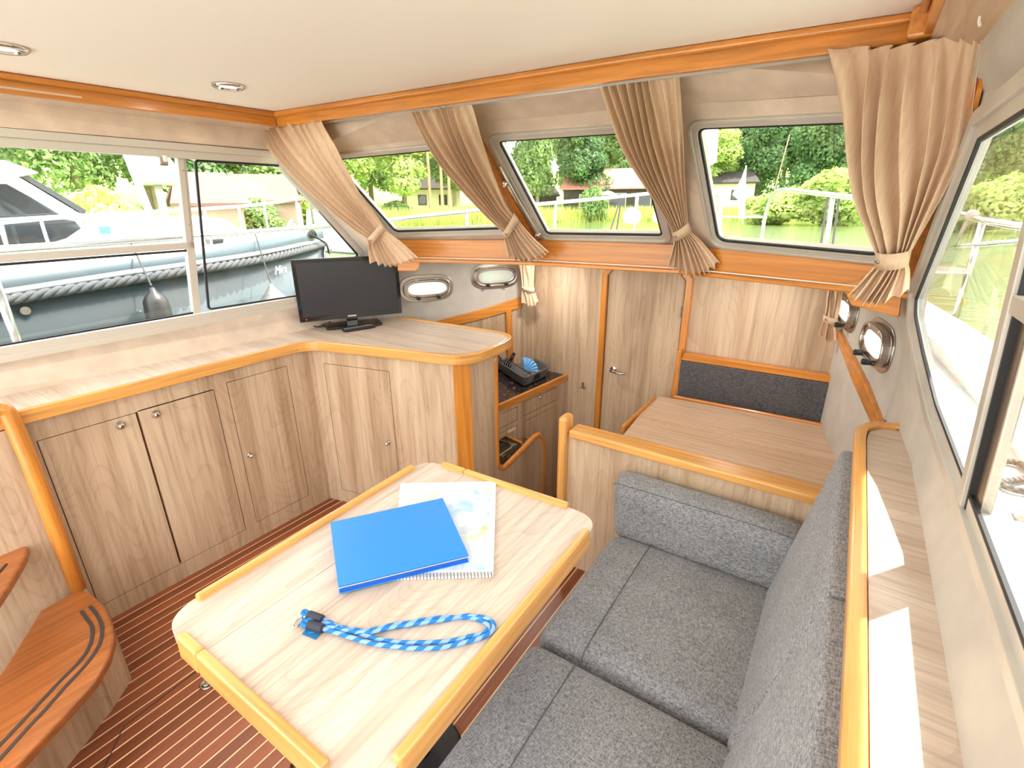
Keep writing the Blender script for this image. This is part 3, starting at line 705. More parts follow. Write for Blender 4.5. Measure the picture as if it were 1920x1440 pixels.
# worktop that runs over both cabinets
ct = thing('countertop', (-1.9, 1.2, 0.90), 'light wood-grain countertop with varnished oak edge, running from port window to television corner', 'countertop')
edge = [(-2.185, -0.45), (-2.187, 1.22)]+[tuple(p)[:2] for p in catmull([(-2.187, 1.24, 0), (-2.178, 1.33, 0), (-2.13, 1.395, 0), (-2.05, 1.427, 0)], 4)]+[(-1.47, 1.568)]+[tuple(p)[:2] for p in catmull([(-1.44, 1.576, 0), (-1.375, 1.61, 0), (-1.335, 1.68, 0), (-1.328, 1.74, 0)], 4)]+[(-1.335, 1.88)]+[tuple(p)[:2] for p in catmull([(-1.34, 1.90, 0), (-1.36, 1.97, 0), (-1.41, 2.02, 0), (-1.49, 2.04, 0)], 4)]+[(-2.20, 2.02)]
backp = [(-2.27, 1.93), (-2.335, 1.86), (-2.43, 1.6), (-2.487, 1.4), (-2.495, -0.45)]
obj('top_panel', MB().prism(edge+backp, 0.893, 0.928), LTOP['x'], ct)
obj('edge_trim', band(edge, -0.016, 0.886, 0.934, True), TEAKL['h'], ct, bev=0.004, segs=2)
obj('inner_bead', band(edge, 0.006, 0.925, 0.934, True), TEAKL['h'], ct, bev=0.002)

# ---- galley
gc = thing('galley_cabinet', (-1.5, 2.4, -0.4), 'wood-grain galley cabinet with drawers under the black worktop by the bulkhead', 'cabinet')
G1, G2 = (-1.512, 2.06), (-1.436, 2.745)
ds, n = facepanel(gc, G1, G2, -0.40, 0.462, [(0.0+0.01, 0.192, 0.34, 0.432), (0.01, 0.192, 0.16, 0.31), (0.01, 0.192, -0.30, 0.13), (0.25, 0.60, 0.345, 0.44), (0.25, 0.60, -0.30, 0.31)], ['drawer', 'drawer', 'door', 'drawer', 'door'], LAM['z'], gap=0.005)
knob(ds[3], PV(1013, 744, G1, G2), n, 0.008)
hp = PV(958, 806, G1, G2); dg = (Vector((G2[0], G2[1], 0))-Vector((G1[0], G1[1], 0))).normalized()
obj('handle', MB().obox(hp+n*0.004, dg*0.035, n*0.003, Vector((0, 0, 0.008))), WHITE, ds[1], bev=0.001)
knob(ds[4], PV(984, 820, G1, G2), n, 0.008)
gw = thing('galley_worktop', (-1.7, 2.4, 0.47), 'black marbled galley worktop with an oak front edge running to the bulkhead', 'worktop')
obj('top_panel', MB().prism([(-1.512, 2.055), (-1.437, 2.748), (-1.80, 2.748), (-2.24, 2.055)], 0.465, 0.497), MARBLE, gw)
obj('edge_trim', MB().hexa([(-1.512, 2.055, 0.458), (-1.492, 2.053, 0.458), (-1.418, 2.748, 0.458), (-1.437, 2.748, 0.458)], [(-1.512, 2.055, 0.504), (-1.492, 2.053, 0.504), (-1.418, 2.748, 0.504), (-1.437, 2.748, 0.504)]), TEAK['y'], gw, bev=0.006, segs=3)
sw = thing('stove_worktop', (-1.6, 1.95, 0.25), 'lower black marbled worktop seen through the cutout of the galley side panel', 'worktop')
obj('top_panel', MB().prism([(-1.372, 1.68), (-1.372, 2.108), (-1.577, 2.163), (-2.10, 2.22), (-2.10, 1.68)], 0.245, 0.275), MARBLE, sw)
obj('edge_trim', MB().hexa([(-1.372, 2.108, 0.24), (-1.372, 2.123, 0.24), (-2.0, 2.233, 0.24), (-2.0, 2.215, 0.24)], [(-1.372, 2.108, 0.284), (-1.372, 2.123, 0.284), (-2.0, 2.233, 0.284), (-2.0, 2.215, 0.284)]), TEAK['x'], sw, bev=0.004)
ha, hb = PZ(966, 836, 0.277), PZ(934, 866, 0.277)
sk = thing('sink', (ha.x-0.15, ha.y-0.1, 0.277), 'black glass-covered hob with a bright steel rim in the lower galley worktop', 'hob')
hx1, hy1, hx0, hy0 = ha.x+0.0, ha.y+0.01, ha.x-0.40, ha.y-0.24
rr0 = round2([(hx0, hy0), (hx1, hy0), (hx1, hy1), (hx0, hy1)], 0.05); rr1 = round2([(hx0+0.01, hy0+0.01), (hx1-0.01, hy0+0.01), (hx1-0.01, hy1-0.01), (hx0+0.01, hy1-0.01)], 0.045)
sk.name = 'hob'
obj('rim', MB().ring([(x, y, 0.2755) for x, y in rr0], [(x, y, 0.2755) for x, y in rr1], (0, 0, 0.008)), CHROME, sk, bev=0.002)
obj('glass_top', MB().prism(rr1, 0.2755, 0.279), BLACKG, sk)
for i, (dx, dy) in enumerate(((-0.10, -0.10), (-0.28, -0.13))):
    obj('burner', MB().lathe((hx1+dx, hy1+dy, 0.279), (0, 0, 1), [(0, 0), (0.04, 0), (0.04, 0.006), (0.028, 0.010), (0, 0.010)], 20), STEEL, sk)
# dish rack
bpx = {'a': PZ(982, 724, 0.503), 'b': PZ(1026, 704, 0.503), 'c': PZ(932, 690, 0.503)}
A, B, Cc = bpx['a'], bpx['b'], bpx['c']; ux = (B-A)*1.0; uy = (Cc-A)*1.05
D0 = A; rack = thing('dish_rack', A+(ux+uy)/2, 'dark grey plastic dish rack standing on the black galley worktop', 'dish rack')
H_ = 0.062
def rk(u, v, z, fl=0.10):
    k = 1+fl*z/H_; return D0+ux*((u-0.5)*k+0.5)+uy*((v-0.5)*k+0.5)+Vector((0, 0, z))
tray = MB(); ccw = [(0, 0), (1, 0), (1, 1), (0, 1)]
o2 = round2(ccw, 0.10, 4)
tray.add([rk(u, v, 0) for u, v in o2]+[rk(u, v, H_) for u, v in o2]+[rk(0.5+(u-0.5)*0.95, 0.5+(v-0.5)*0.97, H_) for u, v in o2]+[rk(0.5+(u-0.5)*0.95, 0.5+(v-0.5)*0.97, 0.012) for u, v in o2],
    [tuple(range(len(o2)-1, -1, -1))]+[(k*len(o2)+i, k*len(o2)+(i+1) % len(o2), (k+1)*len(o2)+(i+1) % len(o2), (k+1)*len(o2)+i) for k in range(3) for i in range(len(o2))]+[tuple(3*len(o2)+i for i in range(len(o2)))])
obj('tray', tray, GREYP, rack)
obj('rim', MB().tube([rk(u, v, H_) for u, v in o2], 0.0045, 6, True), GREYP, rack, smooth=True)
obj('handle_slot', MB().slab([rk(0.36, -0.004, 0.012), rk(0.64, -0.004, 0.012), rk(0.60, -0.008, 0.046), rk(0.5, -0.008, 0.052), rk(0.40, -0.008, 0.046)], (-uy).normalized()*0.002), BLACKM, rack)
for i in range(11):
    v = 0.10+i*0.066
    pts = [rk(0.10, v, 0.030), rk(0.16, v+0.01, 0.062), rk(0.28, v+0.02, 0.066), rk(0.40, v+0.01, 0.045), rk(0.45, v, 0.022)]
    obj('plate_divider', MB().tube(catmull(pts, 3), 0.003, 6), GREYP, rack, smooth=True)
for i in range(9):
    u = 0.06+i*0.022 if i < 5 else 0.70+(i-5)*0.055
    obj('rib', MB().tube([rk(u, -0.002, 0.006), rk(u, -0.004, H_-0.004)], 0.0018, 5), GREYP, rack)
obj('cutlery_box', MB().slab([rk(0.08, 0.82, 0.014), rk(0.62, 0.82, 0.014), rk(0.62, 0.96, 0.014), rk(0.08, 0.96, 0.014)], (0, 0, 0.055)), GREYP, rack, bev=0.004)
# folding blue strainer standing in the rack
fc = PZ(983, 694, 0.575); q0 = (rk(1, 0.4, 0)-rk(0, 0.4, 0)).normalized(); vz = Vector((0, 0, 1))
viewd = (EYE-fc).normalized(); sx_ = vz.cross(viewd).normalized(); sy_ = viewd.cross(sx_).normalized()
fb = thing('folding_strainer', fc, 'pale blue fan-pleated folding strainer standing in the grey dish rack', 'strainer')
NSEG = 7; Rr = 0.086
axd = (sx_*0.75+sy_*0.66)
fan = MB()
for i in range(NSEG):
    t0 = math.radians(-14+i*16.2); t1 = math.radians(-14+(i+1)*16.2); tm = (t0+t1)/2
    pt = lambda t, r, h: fc+sx_*(math.cos(t)*r)+sy_*(math.sin(t)*r*0.93)+viewd*h
    seg = MB().add([pt(tm, 0.002, 0.012), pt(t0, Rr*0.5, 0.004), pt(tm, Rr*0.5, 0.015), pt(t1, Rr*0.5, 0.004), pt(t0, Rr, -0.010), pt(tm, Rr*1.03, -0.001), pt(t1, Rr, -0.010), pt(tm, 0.002, 0.006), pt(t0, Rr, -0.014), pt(t1, Rr, -0.014)],
                   [(0, 1, 2), (0, 2, 3), (1, 4, 5, 2), (2, 5, 6, 3), (7, 9, 8), (4, 8, 9, 6, 5), (0, 7, 8, 4, 1), (0, 3, 6, 9, 7)])
    obj('pleat', seg, plain('strainer_blue', (116, 178, 226), 0.5) if i == 0 else bpy.data.materials['strainer_blue'], fb)
u1, u2 = PZ(958, 676, 0.56), PZ(944, 683, 0.56)
ld = thing('black_ladle', u1, 'black plastic utensil with a thick handle leaning up in the dish rack', 'utensil')
obj('handle', MB().tube([PZ(953, 682, 0.53), PZ(958, 674, 0.58), PZ(964, 663, 0.61)], [0.011, 0.012, 0.012], 12), BLACKM, ld, smooth=True)
obj('head', MB().lathe(PZ(952, 684, 0.53), (0.2, 0, -1), [(0, 0), (0.014, 0), (0.022, 0.01), (0.022, 0.02), (0, 0.024)], 14), BLACKM, ld, smooth=True)
sp = thing('black_spatula', u2, 'thin black kitchen spatula leaning to the left in the dish rack', 'utensil')
obj('handle', MB().tube([PZ(946, 681, 0.54), PZ(938, 671, 0.58), PZ(929, 662, 0.61)], [0.006, 0.004, 0.005], 8), BLACKM, sp, smooth=True)
obj('blade', MB().obox(PZ(947, 683, 0.535), (0.018, 0, 0), (0, 0.003, 0), (0, 0, 0.02)), BLACKM, sp, bev=0.002)
cup = single('drinking_glass', MB().lathe(PZ(949, 688, 0.515), (0, 0, 1), [(0, 0), (0.022, 0), (0.028, 0.055), (0.026, 0.055), (0.020, 0.004), (0, 0.004)], 20), glass_mat('teal_glass', (0.45, 0.72, 0.74)), 'small teal-tinted glass lying among the utensils in the dish rack', 'glass', smooth=True)

# ================================================================ TELEVISION, REMOTE
bl, brr = PZ(563, 605, 0.975), PZ(754, 587, 0.975)
va, vb = (bl.x, bl.y), (brr.x, brr.y)
tlp, trp = PV(545, 487, va, vb), PV(747, 479, va, vb)
zt = 0.5*(tlp.z+trp.z); zb = 0.975; ud = (brr-bl).normalized(); nn = Vector((ud.y, -ud.x, 0))
if nn.dot(EYE-bl) < 0: nn = -nn
W_ = (brr-bl).length; tc = (bl+brr)/2
tv = thing('television', (tc.x, tc.y, 0.93), 'black flat-screen television on a rectangular stand on the countertop corner', 'television')
P = lambda u, z, d=0.0: bl+ud*u+Vector((0, 0, z-zb))+nn*d
obj('housing', MB().slab([P(0, zb, -0.004), P(W_, zb, -0.004), P(W_, zt, -0.004), P(0, zt, -0.004)], -nn*0.04), BLACKM, tv, bev=0.006)
bz = 0.018
obj('bezel', MB().ring([P(0, zb), P(W_, zb), P(W_, zt), P(0, zt)], [P(bz, zb+0.026), P(W_-bz, zb+0.026), P(W_-bz, zt-bz), P(bz, zt-bz)], -nn*0.004), BLACKG, tv)
SCRN = plain('dark_screen', (30, 28, 34), 0.35, spec=0.6)
obj('screen', MB().slab([P(bz, zb+0.026, -0.002), P(W_-bz, zb+0.026, -0.002), P(W_-bz, zt-bz, -0.002), P(bz, zt-bz, -0.002)], -nn*0.001), SCRN, tv)
obj('badge', MB().slab([P(W_/2-0.028, zb+0.008, 0.001), P(W_/2+0.018, zb+0.008, 0.001), P(W_/2+0.018, zb+0.016, 0.001), P(W_/2-0.028, zb+0.016, 0.001)], -nn*0.001), PALEALU, tv)
LEDM, lnt, lb = new_mat('standby_light'); lb.inputs['Base Color'].default_value = (1, 0.02, 0.02, 1); lb.inputs['Emission Color'].default_value = (1, 0.05, 0.05, 1); lb.inputs['Emission Strength'].default_value = 2.0
obj('standby_light', MB().lathe(P(0.032, zb+0.012, 0.0), nn, [(0, 0), (0.0022, 0), (0.0022, 0.001), (0, 0.001)], 8), LEDM, tv)
nb = P(W_*0.5, 0.94, -0.03)
obj('neck', MB().obox(P(W_*0.49, 0.965, -0.02), ud*0.030, nn*0.018, Vector((0, 0, 0.024))), BLACKG, tv, bev=0.004)
s0, s1, s2 = PZ(612, 619, 0.934), PZ(717, 609, 0.934), PZ(609, 604, 0.934)
su = (s1-s0); sv = nn*-0.135
obj('stand_base', MB().slab([s0, s1, s1+sv, s0+sv], (0, 0, 0.012)), BLACKG, tv, bev=0.004)
cbl = MB(); 
cbl.tube(catmull([P(0.05, 0.985, -0.03), PZ(580, 606, 0.936), PZ(590, 612, 0.936), PZ(602, 612, 0.936), PZ(611, 607, 0.936), PZ(620, 603, 0.94)], 6), 0.003, 8)
cbl.tube(catmull([PZ(572, 603, 0.945), PZ(586, 606, 0.936), PZ(597, 604, 0.936), PZ(608, 611, 0.936), PZ(618, 610, 0.936)], 6), 0.003, 8)
single('power_cable', cbl, BLACKM, 'black cable looping behind the left of the television stand', 'cable', smooth=True)
r0, r1 = PZ(640, 616, 0.945), PZ(699, 607, 0.945); r2 = PZ(646, 625, 0.945)
rd = (r1-r0); rw = (r2-r0); rw = (rw-rd*(rw.dot(rd)/rd.length_squared)); rw = rw.normalized()*0.04
rem = thing('remote_control', (r0+r1)/2-Vector((0, 0, 0.012)), 'slim black remote control lying in front of the television stand', 'remote')
obj('body', MB().slab([r0, r1, r1+rw, r0+rw], (0, 0, -0.013)), BLACKM, rem, bev=0.004)
BTN = plain('remote_button', (150, 150, 152), 0.5)
for i in range(11):
    for j in range(3):
        c = r0+rd*(0.07+i*0.082)+rw*(0.22+j*0.28); obj('button', MB().obox(c+Vector((0, 0, 0.0005)), rd.normalized()*0.004, rw.normalized()*0.003, Vector((0, 0, 0.001))), BTN, rem)

# ================================================================ SALOON TABLE
TZ = 0.72
tab = thing('saloon_table', (-0.80, 0.68, 0), 'pale wood-grain saloon table with varnished fiddle rails in front of the grey sofa', 'table')
tc4 = [PZ(322, 1178, TZ), PZ(775, 862, TZ), PZ(1103, 962, TZ), PZ(625, 1475, TZ)]
pts = [(-1.098, 0.248), (-1.116, 1.095), (-0.452, 1.115), (-0.450, 0.254)]
out2 = round2(pts, 0.085, 8)
s1_, s2_ = PZ(388, 1217, TZ), PZ(868, 893, TZ)
def clip(poly, a, b, keep):
    out = []; a, b = Vector((a.x, a.y)), Vector((b.x, b.y)); d = b-a
    side = lambda p: (d.x*(p[1]-a.y)-d.y*(p[0]-a.x))*keep
    for i in range(len(poly)):
        p, q = poly[i], poly[(i+1) % len(poly)]; sp_, sq = side(p), side(q)
        if sp_ >= 0: out.append(p)
        if sp_*sq < 0: t = sp_/(sp_-sq); out.append((p[0]+(q[0]-p[0])*t, p[1]+(q[1]-p[1])*t))
    return out
ga = s1_+(s1_-s2_)*0.3; gb = s2_+(s2_-s1_)*0.3
L1 = clip(out2, ga, gb, 1); L2 = clip(out2, ga+Vector((0.0012, 0, 0)), gb+Vector((0.0012, 0, 0)), -1)
obj('leaf', MB().prism(L1, TZ-0.028, TZ), LTOP['y'], tab, bev=0.001, segs=1); obj('leaf', MB().prism(L2, TZ-0.028, TZ), LTOP['y'], tab, bev=0.001, segs=1)
def fiddle(px0, px1, name='fiddle_rail', inn=0.0, w=0.026, split=None, z0=TZ-0.044, z1=TZ+0.014, zref=TZ, parent=tab, mat=None):
    a, b = (Vector(p) if not isinstance(p[0], int) else PZ(p[0], p[1], zref) for p in (px0, px1))
    a = Vector((a.x, a.y, 0)); b = Vector((b.x, b.y, 0)); d = (b-a).normalized(); n = Vector((-d.y, d.x, 0))*w/2
    segs = [(a, b)] if split is None else [(a, a+(b-a)*split-d*0.001), (a+(b-a)*split+d*0.001, b)]
    for p, q in segs:
        obj(name, MB().hexa([p-n+Vector((0, 0, z0)), q-n+Vector((0, 0, z0)), q+n+Vector((0, 0, z0)), p+n+Vector((0, 0, z0))], [p-n*0.8+Vector((0, 0, z1)), q-n*0.8+Vector((0, 0, z1)), q+n*0.8+Vector((0, 0, z1)), p+n*0.8+Vector((0, 0, z1))]), mat or (TEAKL['y'] if abs(d.y) > abs(d.x) else TEAKL['x']), parent, bev=0.007, segs=3)
fiddle((-1.0885, 0.322, 0), (-1.1065, 1.025, 0)); fiddle((-1.034, 1.093, 0), (-0.558, 1.111, 0), split=0.20)
fiddle((-0.459, 1.035, 0), (-0.455, 0.330, 0)); fiddle((-1.008, 0.254, 0), (-0.540, 0.262, 0), split=0.17)
obj('pedestal', MB().lathe((-0.80, 0.67, 0.0), (0, 0, 1), [(0, 0), (0.13, 0), (0.12, 0.015), (0.035, 0.03), (0.035, 0.66), (0, 0.66)], 24), BLACKM, tab, smooth=False)
obj('top_bracket', MB().box(-1.0, -0.60, 0.45, 0.89, 0.66, 0.69), BLACKM, tab, bev=0.004)
bk = PZ(560, 1432, 0.64); obj('latch_knob', MB().lathe(bk, (1, -0.3, 0), [(0, 0), (0.016, 0), (0.018, 0.02), (0.014, 0.05), (0, 0.05)], 14), BLACKG, tab, smooth=True)
obj('latch_arm', MB().tube([bk, (-0.95, 0.5, 0.67)], 0.008, 8), BLACKM, tab)

# folder and chart book
CHM, cnt_, cb_ = new_mat('chart_print')
f = noise(cnt_, coords(cnt_), 9, 4, 0.55, 0.6); f2 = noise(cnt_, coords(cnt_, (1, 1, 1), (0.5, 0.2, 0)), 15, 4)
cnt_.links.new(mixc(cnt_, ramp(cnt_, f, [(0.36, (150, 190, 222)), (0.48, (206, 222, 234)), (0.58, (226, 230, 230)), (0.68, (206, 220, 150))]), ramp(cnt_, f2, [(0.36, (196, 208, 224)), (0.42, (255, 255, 255))]), 0.5, 'MULTIPLY'), cb_.inputs['Base Color']); cb_.inputs['Roughness'].default_value = 0.25
CT = [PZ(751, 906, TZ+0.008), PZ(930, 902, TZ+0.008), PZ(925, 1079, TZ+0.008), PZ(733, 1084, TZ+0.008)]
ch = thing('chart_book', (CT[0]+CT[2])/2-Vector((0, 0, 0.008)), 'spiral-bound nautical chart book in a clear cover, partly under the blue folder', 'chart book')
obj('pages', MB().slab([p-Vector((0, 0, 0.0012)) for p in CT], (0, 0, -0.006)), WHITE, ch, bev=0.001)
cen = sum(CT, Vector())/4
ins = [cen+(p-cen)*0.90 for p in CT]
obj('chart_sheet', MB().slab(ins, (0, 0, 0.0006)), CHM, ch)
cov = [cen+(p-cen)*1.0 for p in CT]
obj('page_margin', MB().slab([p-Vector((0, 0, 0.0011)) for p in cov], (0, 0, 0.0009)), plain('margin_paper', (222, 224, 226), 0.2), ch)
for i in range(30):
    t = (i+0.5)/30; p = CT[3]+(CT[2]-CT[3])*t; dv = (CT[0]-CT[3]).normalized()
    obj('binding_ring', MB().tube([p+dv*0.012+Vector((0, 0, 0.001)), p+dv*0.006+Vector((0, 0, 0.003)), p-dv*0.002+Vector((0, 0, 0.001)), p-dv*0.003-Vector((0, 0, 0.004))], 0.0011, 5), GREYP, ch)
FZ = TZ+0.030
FT = [PZ(619, 979, FZ), PZ(830, 933, FZ), PZ(879, 1041, FZ), PZ(634, 1106-6, FZ)]
fo = thing('folder', (FT[0]+FT[2])/2-Vector((0, 0, 0.03)), 'bright blue cardboard binder lying on the table over the chart book', 'folder')
obj('front_cover', MB().slab(FT, (0, 0, -0.0025)), BLUEP, fo, bev=0.0008)
e = (FT[3]-FT[0]).normalized(); fcn = sum(FT, Vector())/4
obj('spine', MB().slab([fcn+(p-fcn)*0.985-Vector((0, 0, 0.0028)) for p in FT], (0, 0, -0.0165)), BLUED, fo, bev=0.001)
obj('back_cover', MB().slab([p-Vector((0, 0, 0.0195)) for p in FT], (0, 0, -0.002)), BLUEP, fo, bev=0.0008)
obj('binder_edge', MB().tube([FT[3]-Vector((0, 0, 0.004))+e*0.001, FT[2]-Vector((0, 0, 0.004))+e*0.001], 0.0012, 5), PALEALU, fo)

# lanyard
def lp_(pts, z): return [PZ(540+x/4.571, 1120+y/4.571, z) for x, y in pts]
LB1, LB2 = plain('rope_blue', (20, 116, 186), 0.75), plain('rope_pale_blue', (134, 172, 236), 0.75)
lan = thing('lanyard', lp_([(900, 300)], TZ)[0], 'blue and pale blue striped cord lanyard with a metal snap hook, looped on the table', 'lanyard')
def cord(pts, z):
    p = catmull(lp_(pts, z), 12)
    # resample evenly
    L = [0]
    for a, b in zip(p[:-1], p[1:]): L.append(L[-1]+(b-a).length)
    N = int(L[-1]/0.0025); q = []; j = 0
    for i in range(N+1):
        t = L[-1]*i/N
        while j < len(L)-2 and L[j+1] < t: j += 1
        s = (t-L[j])/max(1e-9, L[j+1]-L[j]); q.append(p[j].lerp(p[j+1], min(1, s)))
    mb = MB().tube(q, 0.0046, 12, matf=lambda i, k: int(((i*0.9+k)/6.0) % 2 < 1))
    obj('cord', mb, [LB1, LB2], lan, smooth=True)
cord([(290, 180), (340, 205), (430, 250), (560, 275), (680, 288), (860, 245), (1050, 215), (1250, 180), (1400, 172), (1560, 175), (1670, 205), (1718, 250), (1690, 300), (1560, 335), (1380, 375), (1150, 388), (950, 385), (780, 360), (620, 315), (480, 265), (380, 235), (290, 215)], TZ+0.006)
cord([(290, 265), (420, 305), (560, 350), (720, 395), (900, 420), (1100, 437), (1300, 432), (1480, 395), (1660, 345), (1748, 290), (1763, 230), (1715, 185), (1600, 160), (1500, 160), (1380, 185), (1230, 208), (1000, 240), (860, 262), (700, 300), (560, 295), (430, 270), (300, 245)], TZ+0.008)
def sleeve(a, b, z, r=0.013):
    p = lp_([a, b], z); obj('sleeve', MB().tube(p, [r, r], 14, sx=1.0), plain('sleeve_black', (48, 50, 62), 0.7), lan, bev=0.002)
sleeve((178, 150), (296, 192), TZ+0.010, 0.0095); sleeve((176, 232), (300, 272), TZ+0.010, 0.0095)
tg = lp_([(120, 318), (165, 258), (296, 290), (240, 362)], TZ+0.002)
obj('woven_tag', MB().slab(tg, (0, 0, 0.0012)), plain('tag_blue', (10, 104, 160), 0.6), lan)
obj('tag_print', MB().slab([tg[0].lerp(tg[2], t)+(tg[1]-tg[3])*s+Vector((0, 0, 0.0013)) for t, s in ((0.3, -0.03), (0.7, -0.03), (0.7, 0.03), (0.3, 0.03))], (0, 0, 0.0003)), plain('tag_print_blue', (60, 150, 200), 0.6), lan)
for pp in ([(180, 150), (150, 120), (128, 132), (140, 155), (178, 160)], [(180, 240), (140, 245), (122, 225), (135, 205), (180, 222)], [(150, 205), (200, 190), (250, 195), (285, 205)]):
    obj('cord_end', MB().tube(catmull(lp_(pp, TZ+0.009), 5), 0.005, 10), LB1, lan, smooth=True)
hk_ = catmull(lp_([(118, 165), (78, 190), (45, 240), (52, 258), (80, 245), (112, 205), (125, 175)], TZ+0.006), 5)
obj('snap_hook', MB().tube(hk_, 0.0022, 8, True), CHROME, lan, smooth=True)
obj('swivel', MB().tube(lp_([(112, 170), (128, 150), (150, 175)], TZ+0.009), 0.003, 8), CHROME, lan, smooth=True)

# ================================================================ SOFA
def cushion(name, corners_b, corners_t, parent, bev, mat=SOFA, puff=0.0, sub=1, label=None):
    """soft block: hexahedron subdivided and crowned, with rounded edges"""
    b = [Vector(p) for p in corners_b]; t = [Vector(p) for p in corners_t]
    N = 10
    def F(u, v, w):
        lo = (b[0]*(1-u)+b[1]*u)*(1-v)+(b[3]*(1-u)+b[2]*u)*v; hi = (t[0]*(1-u)+t[1]*u)*(1-v)+(t[3]*(1-u)+t[2]*u)*v
        return lo*(1-w)+hi*w
    dx, dy, dz = (F(1, .5, .5)-F(0, .5, .5)).length, (F(.5, 1, .5)-F(.5, 0, .5)).length, (F(.5, .5, 1)-F(.5, .5, 0)).length
    cen = F(.5, .5, .5)
    def prm(L):
        e = min(0.42, bev/L); return [0, e*0.35, e]+[e+(1-2*e)*i/6 for i in range(1, 6)]+[1-e, 1-e*0.35, 1]
    pu, pv, pw = prm(dx), prm(dy), prm(dz)
    def rd(u, v, w):
        # pull corners in: rounded box distance in real units
        q = [abs(2*u-1)*dx/2, abs(2*v-1)*dy/2, abs(2*w-1)*dz/2]; h = [dx/2-bev, dy/2-bev, dz/2-bev]
        ex = [max(0, a-c) for a, c in zip(q, h)]; l = math.sqrt(sum(x*x for x in ex))
        if l > bev: k = bev/l; q = [min(a, c)+x*k for a, c, x in zip(q, h, ex)]
        s = lambda p_, g, L: 0.5+math.copysign(g/L, p_-0.5)
        pf = puff*(1-(2*u-1)**4)*(1-(2*v-1)**4)
        uu_, vv_, ww_ = s(u, q[0], dx), s(v, q[1], dy), s(w, q[2], dz)
        P_ = F(uu_, vv_, ww_)
        if w > 0.5: P_ = P_+(F(uu_, vv_, 1)-F(uu_, vv_, 0)).normalized()*pf*(2*w-1)
        return P_
    mb = MB(); n = 11
    def face(fn):
        vs = [fn(i, j) for j in range(n) for i in range(n)]
        mb.add(vs, [(j*n+i, j*n+i+1, (j+1)*n+i+1, (j+1)*n+i) for j in range(n-1) for i in range(n-1)])
    face(lambda i, j: rd(pu[i], pv[j], 1)); face(lambda i, j: rd(pu[i], pv[n-1-j], 0))
    face(lambda i, j: rd(pu[i], 0, pw[j])); face(lambda i, j: rd(pu[n-1-i], 1, pw[j]))
    face(lambda i, j: rd(0, pv[n-1-i], pw[j])); face(lambda i, j: rd(1, pv[i], pw[j]))
    o = obj(name, mb, mat, parent, smooth=True, label=label)
    md = o.modifiers.new('weld', 'WELD'); md.merge_threshold = 0.0004
    md = o.modifiers.new('sub', 'SUBSURF'); md.levels = sub; md.render_levels = sub
    return o
SY = 1.50
sofa = thing('sofa', (-0.25, 0.7, 0), 'grey tweed sofa with a bolster arm along the starboard side, against the partition', 'sofa')
for (y0, y1) in ((0.922, SY), (0.352, 0.915), (-0.3, 0.345)):
    cushion('seat_cushion', [(-0.55, y0, 0.28), (0.03, y0, 0.28), (0.03, y1, 0.28), (-0.55, y1, 0.28)], [(-0.56, y0, 0.405), (0.03, y0, 0.415), (0.03, y1, 0.415), (-0.56, y1, 0.405)], sofa, 0.045, puff=0.012)
    obj('seam', MB().tube(catmull([(-0.405, y0+0.004, 0.385), (-0.405, y0+0.03, 0.4145), (-0.405, (y0+y1)/2, 0.4225), (-0.405, y1-0.03, 0.4145), (-0.405, y1-0.004, 0.385)], 6), 0.0014, 6), SEAM, sofa)
cushion('arm_bolster', [(-0.555, 1.475, 0.37), (0.02, 1.475, 0.37), (0.045, 1.645, 0.37), (-0.60, 1.645, 0.37)], [(-0.575, 1.50, 0.602), (0.035, 1.50, 0.602), (0.055, 1.645, 0.598), (-0.61, 1.645, 0.598)], sofa, 0.045, puff=0.004)
obj('seam', MB().tube(catmull([(-0.572, 1.512, 0.585), (-0.55, 1.512, 0.594), (-0.3, 1.510, 0.5985), (-0.05, 1.510, 0.5985), (0.02, 1.512, 0.592)], 6), 0.0012, 6), SEAM, sofa)
st_ = PZ(1592, 1128, 0.88).y
for (y0, y1, y0t, y1t) in ((0.885, 1.475, st_+0.004, 1.60), (0.2, 0.875, 0.25, st_-0.004), (-0.4, 0.19, -0.4, 0.24)):
    cushion('back_cushion', [(-0.03, y0, 0.36), (-0.03, y1, 0.36), (0.075, y1, 0.87), (0.075, y0, 0.87)][0:0] or [(-0.035, y1, 0.38), (-0.035, y0, 0.38), (0.078, y0t, 0.885), (0.078, y1t, 0.885)], [(-0.035-0.0, y1, 0.38), (-0.035, y0, 0.38), (0.078, y0t, 0.885), (0.078, y1t, 0.885)] and [(0.11, y1, 0.36), (0.11, y0, 0.36), (0.118, y0t, 0.89), (0.118, y1t, 0.89)], sofa, 0.018, puff=0.0)
obj('base', MB().box(-0.50, 0.10, -0.4, 1.63, 0.001, 0.28), plain('dark_plinth', (74, 34, 30), 0.45), sofa, bev=0.003)
obj('plinth_lip', MB().box(-0.515, -0.50, -0.4, 1.63, 0.255, 0.282), LAM['y'], sofa)

